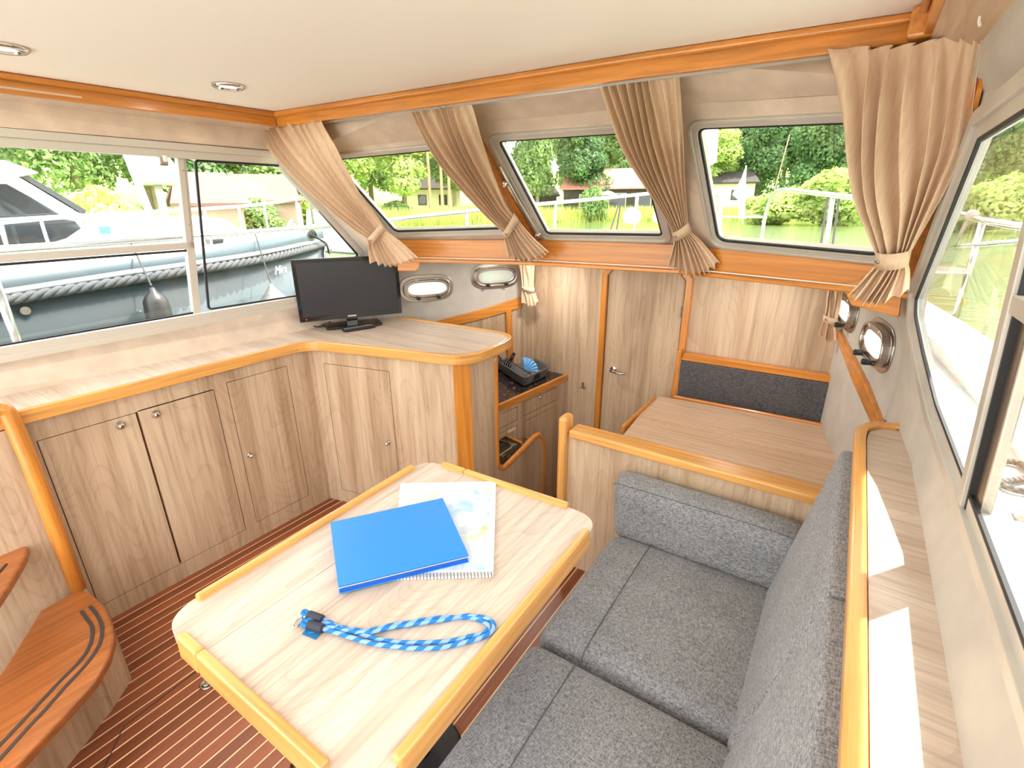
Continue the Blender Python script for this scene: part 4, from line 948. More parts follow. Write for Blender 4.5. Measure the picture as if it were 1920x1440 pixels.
# ================================================================ PARTITION, LEDGE, STAIRS
pt_ = thing('half_height_partition', (-0.4, 1.67, 0), 'half-height wood-grain partition with a wide oak cap rail and round-topped post behind the sofa', 'partition')
obj('panel', MB().box(-0.855, 0.10, 1.662, 1.682, -0.4, 0.655), LAM['z'], pt_)
obj('cap_rail', MB().box(-0.835, 0.085, 1.640, 1.725, 0.652, 0.688), TEAKL['x'], pt_, bev=0.008, segs=3)
pp = [(-0.885, -0.4), (-0.835, -0.4), (-0.835, 0.70), (-0.840, 0.722), (-0.860, 0.735), (-0.880, 0.722), (-0.885, 0.70)]
obj('end_post', MB().slab([(x, 1.640, z) for x, z in [(-0.888, -0.4), (-0.846, -0.4), (-0.846, 0.735), (-0.888, 0.735)]], (0, 0.075, 0)), TEAKL['z'], pt_, bev=0.016, segs=4)
ld_ = thing('side_ledge', (0.18, 0.6, 0.90), 'wood-grain shelf ledge with varnished oak nosing between the sofa back and the starboard window', 'ledge')
LZ = 0.94
led = [(0.13, -0.5), (0.128, 1.55)]+[tuple(p)[:2] for p in catmull([(0.128, 1.56, 0), (0.135, 1.63, 0), (0.165, 1.675, 0), (0.20, 1.69, 0)], 4)]+[(0.225, 1.69)]
obj('shelf', MB().prism(led+[(0.24, 1.4), (0.246, 1.1), (0.246, -0.5)], LZ-0.03, LZ), LTOP['x'], ld_)
obj('nosing', band([(x-0.004, y) for x, y in led], 0.020, LZ-0.045, LZ+0.010, True), TEAKL['y'], ld_, bev=0.008, segs=3)
obj('nosing', band([(x-0.004, y) for x, y in led], -0.012, LZ-0.045, LZ+0.010, False) if False else band([(x-0.003, y) for x, y in led], 0.028, LZ-0.012, LZ+0.012, True), TEAKL['y'], ld_, bev=0.006, segs=3)
obj('face', MB().box(0.128, 0.14, -0.5, 1.66, 0.0, LZ-0.03), LAM['z'], ld_)
# stairs
stt = thing('companionway_stairs', (-1.9, 0.1, 0), 'varnished stair treads with dark grip strips and a round newel post at the left edge', 'stairs')
TZs = 0.25
tpx = [(148, 1104), (172, 1112), (196, 1135), (210, 1165), (215, 1195), (205, 1232), (180, 1275), (140, 1320), (80, 1385), (20, 1450), (-120, 1600), (-240, 1500), (-60, 1330), (0, 1263), (40, 1200), (75, 1144), (115, 1122)]
tt = [PZ(x, y, TZs) for x, y in tpx]
obj('tread', MB().slab([tuple(p) for p in tt], (0, 0, -0.032)), STEP, stt, bev=0.009, segs=3)
GRIP = plain('grip_strip', (66, 56, 52), 0.9)
def gpath(pts): return [PZ(x/4, 1080+y/4, TZs+0.0005) for x, y in pts]
for pts_ in ([(610, 262), (650, 320), (690, 380), (690, 470), (650, 570), (570, 670), (440, 800), (300, 950), (150, 1110), (-20, 1290), (-200, 1480)], [(675, 228), (725, 290), (762, 370), (760, 470), (720, 560), (640, 670), (500, 820), (350, 990), (200, 1150), (20, 1350), (-150, 1540)]):
    g = catmull(gpath(pts_), 5); mbg = MB(); n_ = len(g); vs = []
    for i in range(n_):
        d = (g[min(i+1, n_-1)]-g[max(i-1, 0)]).normalized(); s = Vector((-d.y, d.x, 0))*0.0055; vs += [g[i]-s, g[i]+s, g[i]+s+Vector((0, 0, 0.0012)), g[i]-s+Vector((0, 0, 0.0012))]
    fs = [(0, 1, 2, 3), ((n_-1)*4+3, (n_-1)*4+2, (n_-1)*4+1, (n_-1)*4)]+[(i*4+k, (i+1)*4+k, (i+1)*4+(k+1) % 4, i*4+(k+1) % 4) for i in range(n_-1) for k in range(4)]
    obj('grip_strip', mbg.add(vs, fs), GRIP, stt)
t2 = [PZ(x, y, 0.47) for x, y in [(-60, 1055), (0, 1034), (30, 1022), (46, 1020), (52, 1027), (48, 1042), (20, 1090), (-30, 1165), (-150, 1330), (-200, 1250)]]
obj('tread', MB().slab([tuple(p) for p in t2], (0, 0, -0.03)), STEP, stt, bev=0.008, segs=3)
g = [PZ(12, 1058, 0.4705), PZ(0, 1072, 0.4705), PZ(-60, 1150, 0.4705)]
obj('grip_strip', MB().tube(g, 0.004, 6), GRIP, stt)
q1, q2, q3 = PZ(240, 1275, 0), PZ(205, 1330, 0), PZ(118, 1440, 0)
q0 = PZ(213, 1185, TZs-0.035)
rf = MB()
ra = Vector((q0.x, q0.y, 0))
def wall2(mb, a, b, z0, z1, t=0.012):
    d = (b-a).normalized(); n = Vector((-d.y, d.x, 0))*t; a = Vector((a.x, a.y, z0)); b = Vector((b.x, b.y, z0)); h = Vector((0, 0, z1-z0)); mb.slab([a, b, b+h, a+h], n)
wall2(rf, Vector((-2.155, 0.30, 0)), Vector((q1.x, q1.y, 0)), 0.001, TZs-0.034); wall2(rf, q1, q2, 0.001, TZs-0.034); wall2(rf, q2, q3+(q3-q2)*1.5, 0.001, TZs-0.034)
obj('riser', rf, LAM['z'], stt)
nw = catmull([PX(-60, 790, -2.150), PX(0, 768, -2.150), PX(22, 790, -2.148), (-2.145, 0.292, 0.80)], 6)[:-1]+[Vector((-2.142, 0.292, 0.78))]+[Vector((-2.135, 0.29, 0.5)), Vector((-2.125, 0.287, TZs-0.005))]
obj('newel_post', MB().tube(nw, 0.024, 16), TEAK['z'], stt, smooth=True)
bs_ = MB().box(-2.185, -2.170, -0.45, 0.285, 0.0, 0.883)
obj('side_board', bs_, LAM['z'], stt)

# ================================================================ DINETTE
DZ = 0.53
dt = thing('dinette_table', (-0.3, 2.3, -0.4), 'wood-grain dinette table with oak fiddle rails beyond the partition', 'table')
dc = [PZ(1163, 822, DZ), PZ(1228, 741, DZ), PZ(1616, 811, DZ), PZ(1575, 935, DZ)]
d2 = round2([(p.x, p.y) for p in dc], [0.05, 0.06, 0.01, 0.01])
obj('table_top', MB().prism(d2, DZ-0.028, DZ), laminate('laminate_dinette', 'x', (186, 152, 120), (206, 174, 143), (216, 188, 160), 0.36), dt, bev=0.002)
for a, b in (((1167, 803), (1228, 746)), ((1262, 744), (1612, 812)), ((1182, 824), (1575, 930))):
    fiddle(a, b, 'fiddle_rail', w=0.022, z0=DZ-0.03, z1=DZ+0.013, zref=DZ, parent=dt, mat=TEAK['x'])
obj('pedestal', MB().lathe((-0.3, 2.3, -0.399), (0, 0, 1), [(0, 0), (0.14, 0), (0.12, 0.015), (0.035, 0.03), (0.035, 0.90), (0, 0.90)], 20), STEEL, dt)
bn = thing('dinette_bench', (-0.3, 2.68, -0.4), 'dinette bench with a charcoal fabric backrest panel and oak rail against the bulkhead', 'bench')
obj('base', MB().box(-0.70, 0.02, 2.66, 2.748, -0.399, 0.40), LAM['z'], bn)
bq = [PY(1276, 674, 2.70), PY(1614, 728, 2.70), PY(1600, 806, 2.70), PY(1262, 744, 2.70)]
bq[2].z -= 0.03; bq[3].z -= 0.03
cushion('backrest', [bq[3]+Vector((0, 0.045, 0)), bq[2]+Vector((0, 0.045, 0)), bq[1]+Vector((0, 0.045, 0)), bq[0]+Vector((0, 0.045, 0))], [bq[3], bq[2], bq[1], bq[0]], bn, 0.012, CUSH)
rl = [PY(1283, 662, 2.70), PY(1610, 713, 2.70), PY(1612, 727, 2.70), PY(1276, 675, 2.70)]
obj('top_rail', MB().slab(rl, (0, 0.045, 0)), TEAK['x'], bn, bev=0.005, segs=2)
obj('end_rail', MB().slab([PY(1270, 658, 2.70), PY(1279, 655, 2.70), PY(1270, 748, 2.70), PY(1257, 748, 2.70)], (0, 0.045, 0)), TEAK['z'], bn, bev=0.006, segs=3)

# ================================================================ CURTAINS
def cinterp(rows, t):
    n = len(rows)-1; x = min(t*n, n-1e-6); i = int(x); f = x-i
    g = lambda k: rows[max(0, min(n, k))]
    def cr(a, b, c, d): return 0.5*((2*b)+(c-a)*f+(2*a-5*b+4*c-d)*f*f+(3*b-a-3*c+d)*f**3)
    return tuple(cr(g(i-1)[k], g(i)[k], g(i+1)[k], g(i+2)[k]) for k in range(3))
def curtain(name, rows, npl, label, group=None, tie=None, seed=0, flare=0.0, bottom_sag=0.0, nu=220, bend=None):
    """rows: (left point, right point, fold depth) from rail to hem"""
    rs = random.Random(seed); ph = [rs.uniform(-0.8, 0.8) for _ in range(4)]
    rows = [(Vector(a), Vector(b), c) for a, b, c in rows]
    root = thing(name, (rows[0][0]+rows[0][1])/2, label, 'curtain', group)
    def fn(u, v):
        a, b, am = cinterp(rows, v); d = (b-a)
        a2, b2, _ = cinterp(rows, min(1, v+0.02)); a1, b1, _ = cinterp(rows, max(0, v-0.02))
        down = ((a2+b2)-(a1+b1)).normalized(); n = d.cross(down).normalized()
        if n.dot(EYE-a) < 0: n = -n
        w = u+0.018*math.sin(2*math.pi*(2.3*u+ph[0]))*(1-v)
        uu2 = w*npl+0.25*math.sin(2*math.pi*(1.7*w+0.8*v+ph[1]))
        s = math.sin(2*math.pi*uu2); s = math.copysign(abs(s)**0.6, s)
        side = math.cos(2*math.pi*uu2)*0.12/npl
        k = 1-abs(2*u-1)**6
        p = a+d*min(1, max(0, u+side*k))+(bend*(4*u*(1-u)*(1-v)) if bend else Vector())+n*(am*s*(0.75+0.35*math.sin(5.1*w+ph[2])))
        if bottom_sag and v > 0.86:
            p = p+down*bottom_sag*((v-0.86)/0.14)*(math.sin(math.pi*u)+0.18*math.cos(2*math.pi*uu2))
        return p
    o = obj('cloth', MB().grid(fn, nu, 70), COTTON, root, smooth=True, solid=0.0016)
    if tie is not None:
        a, b, am = cinterp(rows, tie[0]); a2, b2, _ = cinterp(rows, tie[0]+0.02); down = ((a2+b2)-(a+b)).normalized(); d = b-a; L = d.length/2+0.004; d = d.normalized(); n = d.cross(down).normalized()
        if n.dot(EYE-a) < 0: n = -n
        c = (a+b)/2; h = tie[1]; dd = am*1.15+0.006
        vs = []; N = 32
        for q, rr_ in ((-1, 1.0), (1, 1.0), (1, 0.93), (-1, 0.93)):
            for i in range(N):
                t = 2*math.pi*i/N; vs.append(c+d*(L*rr_*math.cos(t))+n*(dd*rr_*math.sin(t))+down*(h/2*q+tie[2]*L*math.cos(t)))
        fs = [(k*N+i, k*N+(i+1) % N, ((k+1) % 4)*N+(i+1) % N, ((k+1) % 4)*N+i) for k in range(4) for i in range(N)]
        tb_ = obj('tieback', MB().add(vs, fs), COTTON, root, smooth=True)
        t = 2*math.pi*0.36; bp_ = c+d*(L*math.cos(t))+n*(dd*math.sin(t))+down*(tie[2]*L*math.cos(t)); nb_ = (n*math.sin(t)+d*math.cos(t)*0.6).normalized()
        obj('snap_button', MB().lathe(bp_, nb_, [(0, 0), (0.0065, 0), (0.006, 0.003), (0.003, 0.004), (0.0025, 0.002), (0, 0.002)], 12), STEEL, tb_, smooth=True)
    return root
def crow(l, r, yl, am, yr=None): return (PY(l[0], l[1], yl), PY(r[0], r[1], yr if yr is not None else yl), am)
curtain('curtain', [crow((466, 224), (600, 214), 1.462, 0.011), crow((480, 243), (608, 235), 1.445, 0.016), crow((510, 288), (625, 268), 1.445, 0.018), crow((558, 338), (644, 310), 1.49, 0.017), crow((616, 390), (672, 362), 1.575, 0.015), crow((667, 430), (703, 402), 1.67, 0.013), crow((690, 446), (722, 432), 1.715, 0.011), crow((694, 468), (752, 456), 1.75, 0.016), crow((698, 492), (782, 482), 1.77, 0.022)], 8, 'beige pleated curtain tied back nearest the television, leftmost of the four windshield curtains', 'windshield curtains', (0.75, 0.035, -0.25), 1, bottom_sag=0.03)
curtain('curtain', [crow((758, 194), (876, 174), 1.525, 0.015), crow((770, 218), (885, 199), 1.53, 0.017), crow((792, 258), (894, 237), 1.56, 0.021), crow((826, 310), (908, 283), 1.65, 0.022), crow((868, 358), (927, 335), 1.78, 0.017), crow((915, 408), (949, 386), 1.93, 0.013), crow((943, 436), (971, 412), 2.01, 0.011), crow((948, 458), (996, 442), 2.05, 0.016), crow((951, 480), (1028, 470), 2.08, 0.022)], 8, 'beige pleated curtain tied back between the left and centre windshield panes', 'windshield curtains', (0.75, 0.04, -0.3), 2, bottom_sag=0.04)
curtain('curtain', [crow((1122, 136), (1270, 114), 1.56, 0.018), crow((1129, 165), (1272, 146), 1.57, 0.020), crow((1147, 218), (1276, 200), 1.63, 0.022), crow((1170, 280), (1281, 270), 1.74, 0.021), crow((1203, 338), (1284, 330), 1.90, 0.018), crow((1240, 398), (1288, 385), 2.04, 0.013), crow((1263, 440), (1293, 428), 2.10, 0.011), crow((1260, 466), (1318, 455), 2.13, 0.015), crow((1250, 497), (1350, 492), 2.14, 0.018)], 9, 'beige pleated curtain tied back between the centre and right windshield panes', 'windshield curtains', (0.75, 0.042, -0.2), 3, bottom_sag=0.05)
def czr(px, py, z): return PZ(px, py, z)
curtain('curtain', [(PY(1556, 88, 1.552), PZ(1848, 14, 1.885), 0.012), (PY(1561, 118, 1.54), PY(1846, 60, 1.37), 0.016), (PY(1567, 200, 1.54), PY(1836, 150, 1.38), 0.026), (PY(1578, 290, 1.59), PY(1820, 260, 1.42), 0.030), (PY(1597, 372, 1.62), PY(1782, 338, 1.48), 0.028), (PY(1626, 432, 1.66), PY(1733, 425, 1.58), 0.021), (PY(1644, 486, 1.70), PY(1703, 482, 1.66), 0.014), (PY(1622, 520, 1.71), PY(1705, 512, 1.68), 0.016), (PY(1592, 552, 1.71), PY(1704, 545, 1.69), 0.022)], 7, 'large beige curtain hanging in the front right corner beside the starboard window', 'windshield curtains', (0.75, 0.05, 0.06), 4, bottom_sag=0.035, nu=300, bend=Vector((0.055, 0.035, -0.022)))
curtain('curtain', [crow((970, 485), (1004, 487), 2.66, 0.010), crow((974, 505), (1003, 506), 2.66, 0.010), crow((977, 522), (1002, 523), 2.66, 0.010), crow((979, 540), (1001, 541), 2.66, 0.008), crow((979, 553), (1004, 552), 2.66, 0.010), crow((980, 568), (1009, 566), 2.66, 0.013)], 4, 'short beige curtain hanging beside the porthole at the galley end of the bulkhead', 'porthole curtains', (0.62, 0.03, 0.1), 5, bottom_sag=0.03, nu=110)
curtain('curtain', [crow((1552, 540), (1580, 541), 2.66, 0.010), crow((1549, 560), (1578, 562), 2.66, 0.010), crow((1548, 580), (1574, 583), 2.66, 0.010), crow((1545, 596), (1570, 602), 2.66, 0.008), crow((1540, 612), (1571, 618), 2.66, 0.010), crow((1535, 626), (1573, 632), 2.66, 0.013)], 4, 'short beige curtain hanging beside the starboard porthole above the dinette', 'porthole curtains', (0.62, 0.03, 0.1), 6, bottom_sag=0.03, nu=110)
# stretched white curtain cord along the sill
cd = MB()
cpts = [Vector((SP[i][0], SP[i][1], (1.300, 1.296, 1.296, 1.312)[i])) for i in range(4)]
off = [Vector((0.01, -0.022, 0)), Vector((0, -0.024, 0)), Vector((0, -0.024, 0)), Vector((-0.01, -0.022, 0))]
cd.tube([p+o for p, o in zip(cpts, off)], 0.0026, 8)
single('stretched_line', cd, WHITE, 'white stretched curtain cord running along the wooden windshield sill', 'cord', smooth=True)
trk = thing('curtain_track', (0.11, 0.9, 1.88), 'thin aluminium curtain track with a white glider on the starboard soffit', 'curtain rail')
ta_ = PZ(1843, 12, 1.868); tb__ = Vector((0.115, 0.3, 1.868))
obj('rail', MB().obox((ta_+tb__)/2, (0.008, 0, 0), (0, 0, 0.004), (tb__-ta_)/2), ALU, trk)
obj('glider', MB().tube([ta_+Vector((0, 0, -0.004)), ta_+Vector((0.0, -0.004, -0.022)), ta_+Vector((0.003, -0.006, -0.030))], 0.0025, 6), WHITE, trk)
fl_ = obj('front_rail', band([(-2.18, 1.47), (-1.36, 1.515), (-0.59, 1.545), (0.09, 1.60)], 0.014, 1.890, 1.898, True), ALU, trk)

# handle bar on the centre pane
hpn = [PP(x, y, *CP) for x, y in ((943, 300), (953, 335), (1000, 415), (1012, 432))]
wn_ = ((Vector(CP[1])-Vector(CP[0])).cross(Vector(CP[2])-Vector(CP[0]))).normalized()
if wn_.dot(EYE-hpn[0]) < 0: wn_ = -wn_
o = obj('stay_bar', MB().tube([p+wn_*0.035 for p in (hpn[0], hpn[2])], 0.006, 10), STEEL, w2, smooth=True)
obj('stay_slide', MB().tube([p+wn_*0.022 for p in (hpn[1], hpn[3])], 0.009, 10), ALU, w2, smooth=True)
for p, r in ((hpn[1], 0.016), (hpn[3], 0.014)):
    obj('latch', MB().lathe(p+wn_*0.016, wn_, [(0, 0), (r, 0), (r*1.05, 0.012), (r*0.6, 0.026), (0, 0.028)], 16), CHROME, w2, smooth=True)

# ceiling downlights, lit; those aft and under the foredeck are unseen, added for fill
LENS, lnt_, lb_ = new_mat('lit_lens'); lb_.inputs['Base Color'].default_value = (0.9, 0.88, 0.84, 1); lb_.inputs['Emission Color'].default_value = (1, 0.95, 0.88, 1); lb_.inputs['Emission Strength'].default_value = 0.35
def downlight(c, label, watts, size=0.07):
    t = thing('ceiling_downlight', c, label, 'ceiling light', 'recessed ceiling downlights')
    obj('trim_ring', MB().lathe(c+Vector((0, 0, 0.0005)), (0, 0, -1), [(0.030, 0), (0.052, 0), (0.050, 0.008), (0.044, 0.012), (0.034, 0.011), (0.030, 0.004)], 32), CHROME, t, smooth=True)
    obj('lens', MB().lathe(c+Vector((0, 0, 0.0005)), (0, 0, -1), [(0, 0), (0.034, 0), (0.033, 0.006), (0, 0.009)], 28), LENS, t, smooth=True)
    l = bpy.data.lights.new('lamp', 'AREA'); l.shape = 'DISK'; l.size = size; l.energy = watts; l.color = (1.0, 0.95, 0.89)
    o = bpy.data.objects.new('lamp', l); COL.objects.link(o); o.location = c-Vector((0, 0, 0.014)); return t
LW_ = 1.3
downlight(PZ(428, 159, CZ), 'round chrome recessed ceiling downlight near the front border', 0.7)
downlight(PZ(6, 86, CZ), 'round chrome recessed ceiling downlight cut by the left picture edge', 0.7)
downlight(Vector((-0.35, 1.05, CZ)), 'round chrome recessed ceiling downlight above the sofa', LW_) if False else None
for (x, y) in ((-1.9, -0.35), (-0.35, -0.35), (-0.9, -0.7)): downlight(Vector((x, y, CZ)), 'unseen fill downlight added aft of the viewpoint, at the %s' % ('port side' if x < -1.5 else 'starboard side' if x > -0.5 else 'middle'), LW_)
for (x, y) in ((-1.5, 2.45), (-0.35, 2.45)): downlight(Vector((x, y, 1.299)), ('unseen fill downlight added under the foredeck above the galley', 'unseen fill downlight added under the foredeck above the dinette table')[x > -1], 1.7 if x < -1 else 0.9)

# ================================================================ OUTSIDE: own decks and rails
struct('deck_port', MB().prism([(-2.54, -3), (-2.54, 1.9), (-2.4, 3.0), (-3.0, 2.6), (-3.1, 1.5), (-3.1, -3)], 0.70, 0.76), GEL)  # side deck raised to bounce more daylight onto the ceiling
struct('deck_bounce_aft', MB().box(-2.8, 0.9, -4.5, -0.95, 0.20, 0.25), GEL)  # unseen deck behind the camera, added to bounce sunlight onto the ceiling
struct('hull_port', MB().prism([(-3.1, -3), (-3.1, 1.5), (-3.0, 2.6), (-2.6, 3.6), (-1.8, 5.4), (-1.1, 6.2), (-0.4, 5.4), (0.4, 3.6), (0.85, 2.6), (1.15, 1.0), (1.2, -3), (1.15, -3), (1.0, 1.0), (0.75, 2.5), (0.3, 3.5), (-0.45, 5.3), (-1.1, 6.0), (-1.75, 5.3), (-2.55, 3.5), (-2.95, 2.5), (-3.05, 1.5), (-3.05, -3)], -0.5, 0.55), GEL)
DKZ = 0.90
oe = [PZ(1690, 535, DKZ+0.06), PZ(1739, 565, DKZ+0.06), PZ(1800, 600, DKZ+0.06), PZ(1859, 638, DKZ+0.06), PZ(1920, 681, DKZ+0.06), PZ(2100, 830, DKZ+0.06)]
ie = [PZ(1690, 580, DKZ+0.06), PZ(1721, 612, DKZ+0.06), PZ(1780, 665, DKZ+0.06), PZ(1838, 722, DKZ+0.06), PZ(1900, 790, DKZ+0.06), PZ(2060, 1010, DKZ+0.06)]
oe.append(Vector((oe[-1].x, -1.5, DKZ+0.06))); ie.append(Vector((ie[-1].x, -1.5, DKZ+0.06)))
bw = MB()
for i in range(len(oe)-1):
    bw.hexa([ie[i]-Vector((0, 0, 0.3)), oe[i]-Vector((0, 0, 1.4)), oe[i+1]-Vector((0, 0, 1.4)), ie[i+1]-Vector((0, 0, 0.3))], [ie[i], oe[i], oe[i+1], ie[i+1]])
struct('deck_bulwark', bw, GEL)
struct('deck_starboard', MB().prism([(0.30, -1.5), (0.30, 1.2), (0.22, 2.0), (0.20, 3.2)]+[(p.x, p.y) for p in ie], DKZ-0.05, DKZ), GEL)
struct('coaming_starboard', MB().prism([(0.275, -1.0), (0.275, 1.2), (0.20, 2.0), (0.03, 2.85), (0.05, 2.9), (0.30, 2.0), (0.33, 1.2), (0.33, -1.0)], DKZ-0.05, 1.02), GEL)
RP_ = [PZ(1793, 592, DKZ+0.06)]
f_ = RP_[0]
vn = Vector((RT.x, RT.y, 0)).normalized()
top = PP(1843, 414, f_, f_+vn, f_+Vector((0, 0, 1)))
gr = thing('starboard_guard_rail', f_, 'stainless guard rail with a lashed joint on the starboard side deck outside the window', 'railing')
tz = top.z
obj('post', MB().tube([f_+Vector((0, 0, -0.02)), Vector((top.x, top.y, tz))], 0.016, 12), CHROME, gr, smooth=True)
ed = (oe[1]-oe[3]).normalized()
ra1 = Vector((top.x, top.y, tz))
pfw, paft = PP(1700, 382, ra1, ra1+ed, ra1+Vector((0, 0, 1))), PP(1935, 428, ra1, ra1+ed, ra1+Vector((0, 0, 1)))
obj('top_rail', MB().tube([pfw, PP(1765, 390, ra1, ra1+ed, ra1+Vector((0, 0, 1))), ra1, paft], 0.017, 12), CHROME, gr, smooth=True)
lk = PP(1823, 404, ra1, ra1+ed, ra1+Vector((0, 0, 1)))
obj('lashing', MB().lathe(lk-ed*0.03, ed, [(0, 0), (0.026, 0), (0.030, 0.015), (0.026, 0.03), (0.031, 0.045), (0.025, 0.06), (0, 0.06)], 14), plain('lashing_cord', (168, 158, 146), 0.9), gr, smooth=True)
obj('lashing_tail', MB().tube([lk, lk+Vector((-0.02, 0, -0.05)), lk+Vector((-0.03, 0, -0.12))], 0.008, 8), bpy.data.materials['lashing_cord'], gr, smooth=True)
obj('lower_rail', MB().tube([PP(1700, 480, ra1, ra1+ed, ra1+Vector((0, 0, 1))), PP(1800, 462, ra1, ra1+ed, ra1+Vector((0, 0, 1))), PP(1935, 450, ra1, ra1+ed, ra1+Vector((0, 0, 1)))], 0.012, 10), CHROME, gr, smooth=True)
def braid(name, px, z, r, cols, label, cat):
    p = catmull([PZ(x, y, z) for x, y in px], 10); L = [0]
    for a, b in zip(p[:-1], p[1:]): L.append(L[-1]+(b-a).length)
    N = int(L[-1]/(r*0.5)); q = []; j = 0
    for i in range(N+1):
        t = L[-1]*i/N
        while j < len(L)-2 and L[j+1] < t: j += 1
        q.append(p[j].lerp(p[j+1], min(1, (t-L[j])/max(1e-9, L[j+1]-L[j]))))
    return single(name, MB().tube(q, r, 10, matf=lambda i, k: int(((i//2)+(k//2)) % 2)), cols, label, cat, smooth=True)
RPC = [plain('rope_grey', (78, 76, 74), 0.8), plain('rope_light', (128, 124, 118), 0.8)]
braid('mooring_line', [(1960, 895), (1905, 867), (1868, 868), (1858, 885), (1885, 912), (1940, 925), (1985, 930)], DKZ+0.012, 0.008, RPC, 'grey braided mooring line coiled in a loop on the starboard deck', 'rope')
braid('mooring_line', [(1835, 902), (1880, 903), (1930, 896), (1990, 890)], DKZ+0.012, 0.008, RPC, 'straight length of braided mooring line on deck under the loop', 'rope')
braid('mooring_line', [(1825, 930), (1870, 960), (1930, 975), (1990, 985)], DKZ+0.012, 0.008, RPC, 'braided mooring line on deck nearest the window mullion foot', 'rope')

RAILM = plain('polished_stainless', (200, 202, 204), 0.22, 0.85)
# port guard rail of this boat
pr = thing('port_guard_rail', (-3.05, 1.0, 0.6), 'white port guard rail of this boat running past the side windows to the bow', 'railing')
RXP = -3.05
obj('top_rail', MB().tube([PX(-40, 470, RXP), PX(365, 443, RXP), PX(550, 429, RXP), PX(640, 421, RXP)], 0.016, 10), RAILM, pr, smooth=True)
pv1, pv2 = PX(640, 421, RXP), (-1.2, 6.3)
V2 = ((pv1.x, pv1.y), pv2)
obj('top_rail', MB().tube([pv1]+[PV(x, y, *V2) for x, y in ((700, 417), (770, 408), (880, 396), (940, 389), (1000, 384), (1110, 374), (1225, 362), (1262, 362))], 0.016, 10), RAILM, pr, smooth=True)
for (x, y), (xb, yb) in (((663, 420), (668, 500)), ((875, 397), (877, 470)), ((1042, 380), (1040, 470)), ((1194, 366), (1194, 470))):
    t_ = PV(x, y, *V2); obj('post', MB().tube([(t_.x, t_.y, 1.0 if x > 700 else 0.6), t_], 0.013, 10), RAILM, pr, smooth=True)
sA = PX(8, 575, RXP); obj('post', MB().tube([(sA.x, sA.y, 0.6), (sA.x, sA.y, PX(0, 466, RXP).z)], 0.018, 10), RAILM, pr, smooth=True)
# bow pulpit
V3 = ((-0.75, 6.0), (0.75, 2.4))
pu = thing('bow_pulpit', (-0.4, 5.0, 1.4), 'white tubular bow pulpit seen through the right windshield pane', 'railing')
obj('hoop', MB().tube(catmull([PV(x, y, *V3) for x, y in ((1424, 480), (1432, 420), (1440, 385), (1450, 364), (1466, 356), (1510, 360), (1570, 367), (1640, 376), (1720, 392))], 5), 0.020, 10), RAILM, pu, smooth=True)
obj('post', MB().tube([PV(1562, 367, *V3), PV(1546, 480, *V3)], 0.018, 10), RAILM, pu, smooth=True)
V4 = ((-1.6, 6.0), (-0.6, 6.1))
obj('hoop', MB().tube(catmull([PV(x, y, *V4) for x, y in ((1300, 352), (1325, 357), (1342, 362), (1351, 380), (1348, 440), (1342, 480))], 5), 0.024, 10), RAILM, pu, smooth=True)
obj('mid_rail', MB().tube([PV(1350, 407, *V4), PV(1430, 407, *V4)], 0.014, 8), RAILM, pu, smooth=True)
for xx in (1552, 1574):
    single('halyard', MB().tube([PV(xx, 368, *V3), PV(xx-16, 480, *V3)], 0.008, 6), RPC[0], ('dark rope hanging left of the pulpit post', 'dark rope hanging right of the pulpit post')[xx > 1560], 'rope')
for i, px in enumerate((1150, 1163)):
    single('halyard', MB().tube([PV(1166, 366, *V2), PV(px-8, 440, *V2)], 0.007, 6), RPC[0], ('left of two dark ropes tied to the port rail beyond the centre pane', 'right of two dark ropes tied to the port rail beyond the centre pane')[i], 'rope')
fp = thing('bow_flag', PD(1385, 400, 7.0), 'white pennant on a thin staff at the bow', 'flag')
obj('staff', MB().tube([PD(1399, 310, 7.0), PD(1392, 420, 7.0)], 0.008, 6), GEL, fp)
fv = [PD(x, y, 7.0) for x, y in ((1398, 312), (1390, 335), (1373, 365), (1388, 378), (1384, 402), (1396, 405), (1398, 360))]
obj('cloth', MB().slab(fv, (0, 0.01, 0)), WHITE, fp)
ap = single('whip_aerial', MB().tube([PD(1481, 252, 6.5), PD(1450, 365, 6.5)], 0.006, 6), plain('aerial_wood', (176, 140, 110), 0.6), 'thin slanting whip aerial at the bow pulpit', 'aerial')
sl = thing('furled_banner', PD(1325, 265, 4.0), 'white rounded fabric banner with a dark letter at the upper left of the right pane', 'banner')
bn_ = round2([((x-1325)/FPX*4.0, (265-y)/FPX*4.0) for x, y in ((1300, 228), (1346, 226), (1342, 298), (1318, 300))], 0.03, 4)
c4 = PD(1325, 265, 4.0); obj('cloth', MB().slab([c4+RT*x+UPV*y for x, y in bn_], FWD*0.05), WHITE, sl, bev=0.01)
def text(name, s, p, xdir, ydir, size, mat, parent=None, ext=0.0005, shear=0.0):
    cu = bpy.data.curves.new(name, 'FONT'); cu.body = s; cu.size = size; cu.extrude = ext; cu.shear = shear; cu.resolution_u = 3
    to = bpy.data.objects.new(name, cu); COL.objects.link(to)
    x = Vector(xdir).normalized(); z = x.cross(Vector(ydir)).normalized(); y = z.cross(x)
    M = Matrix(((x.x, y.x, z.x), (x.y, y.y, z.y), (x.z, y.z, z.z))).to_4x4(); M.translation = p
    to.data.materials.append(mat)
    dg_ = bpy.context.evaluated_depsgraph_get(); me = bpy.data.meshes.new_from_object(to.evaluated_get(dg_)); bpy.data.objects.remove(to)
    me.transform(M); me.materials.clear(); me.materials.append(mat)
    o = bpy.data.objects.new(name, me); COL.objects.link(o)
    if parent: o.parent = parent; o.location = -wpos(parent)
    return o
text('lettering', 'r', PD(1312, 265, 3.99), RT, UPV, 0.12, BLACKM, sl, shear=0.3)
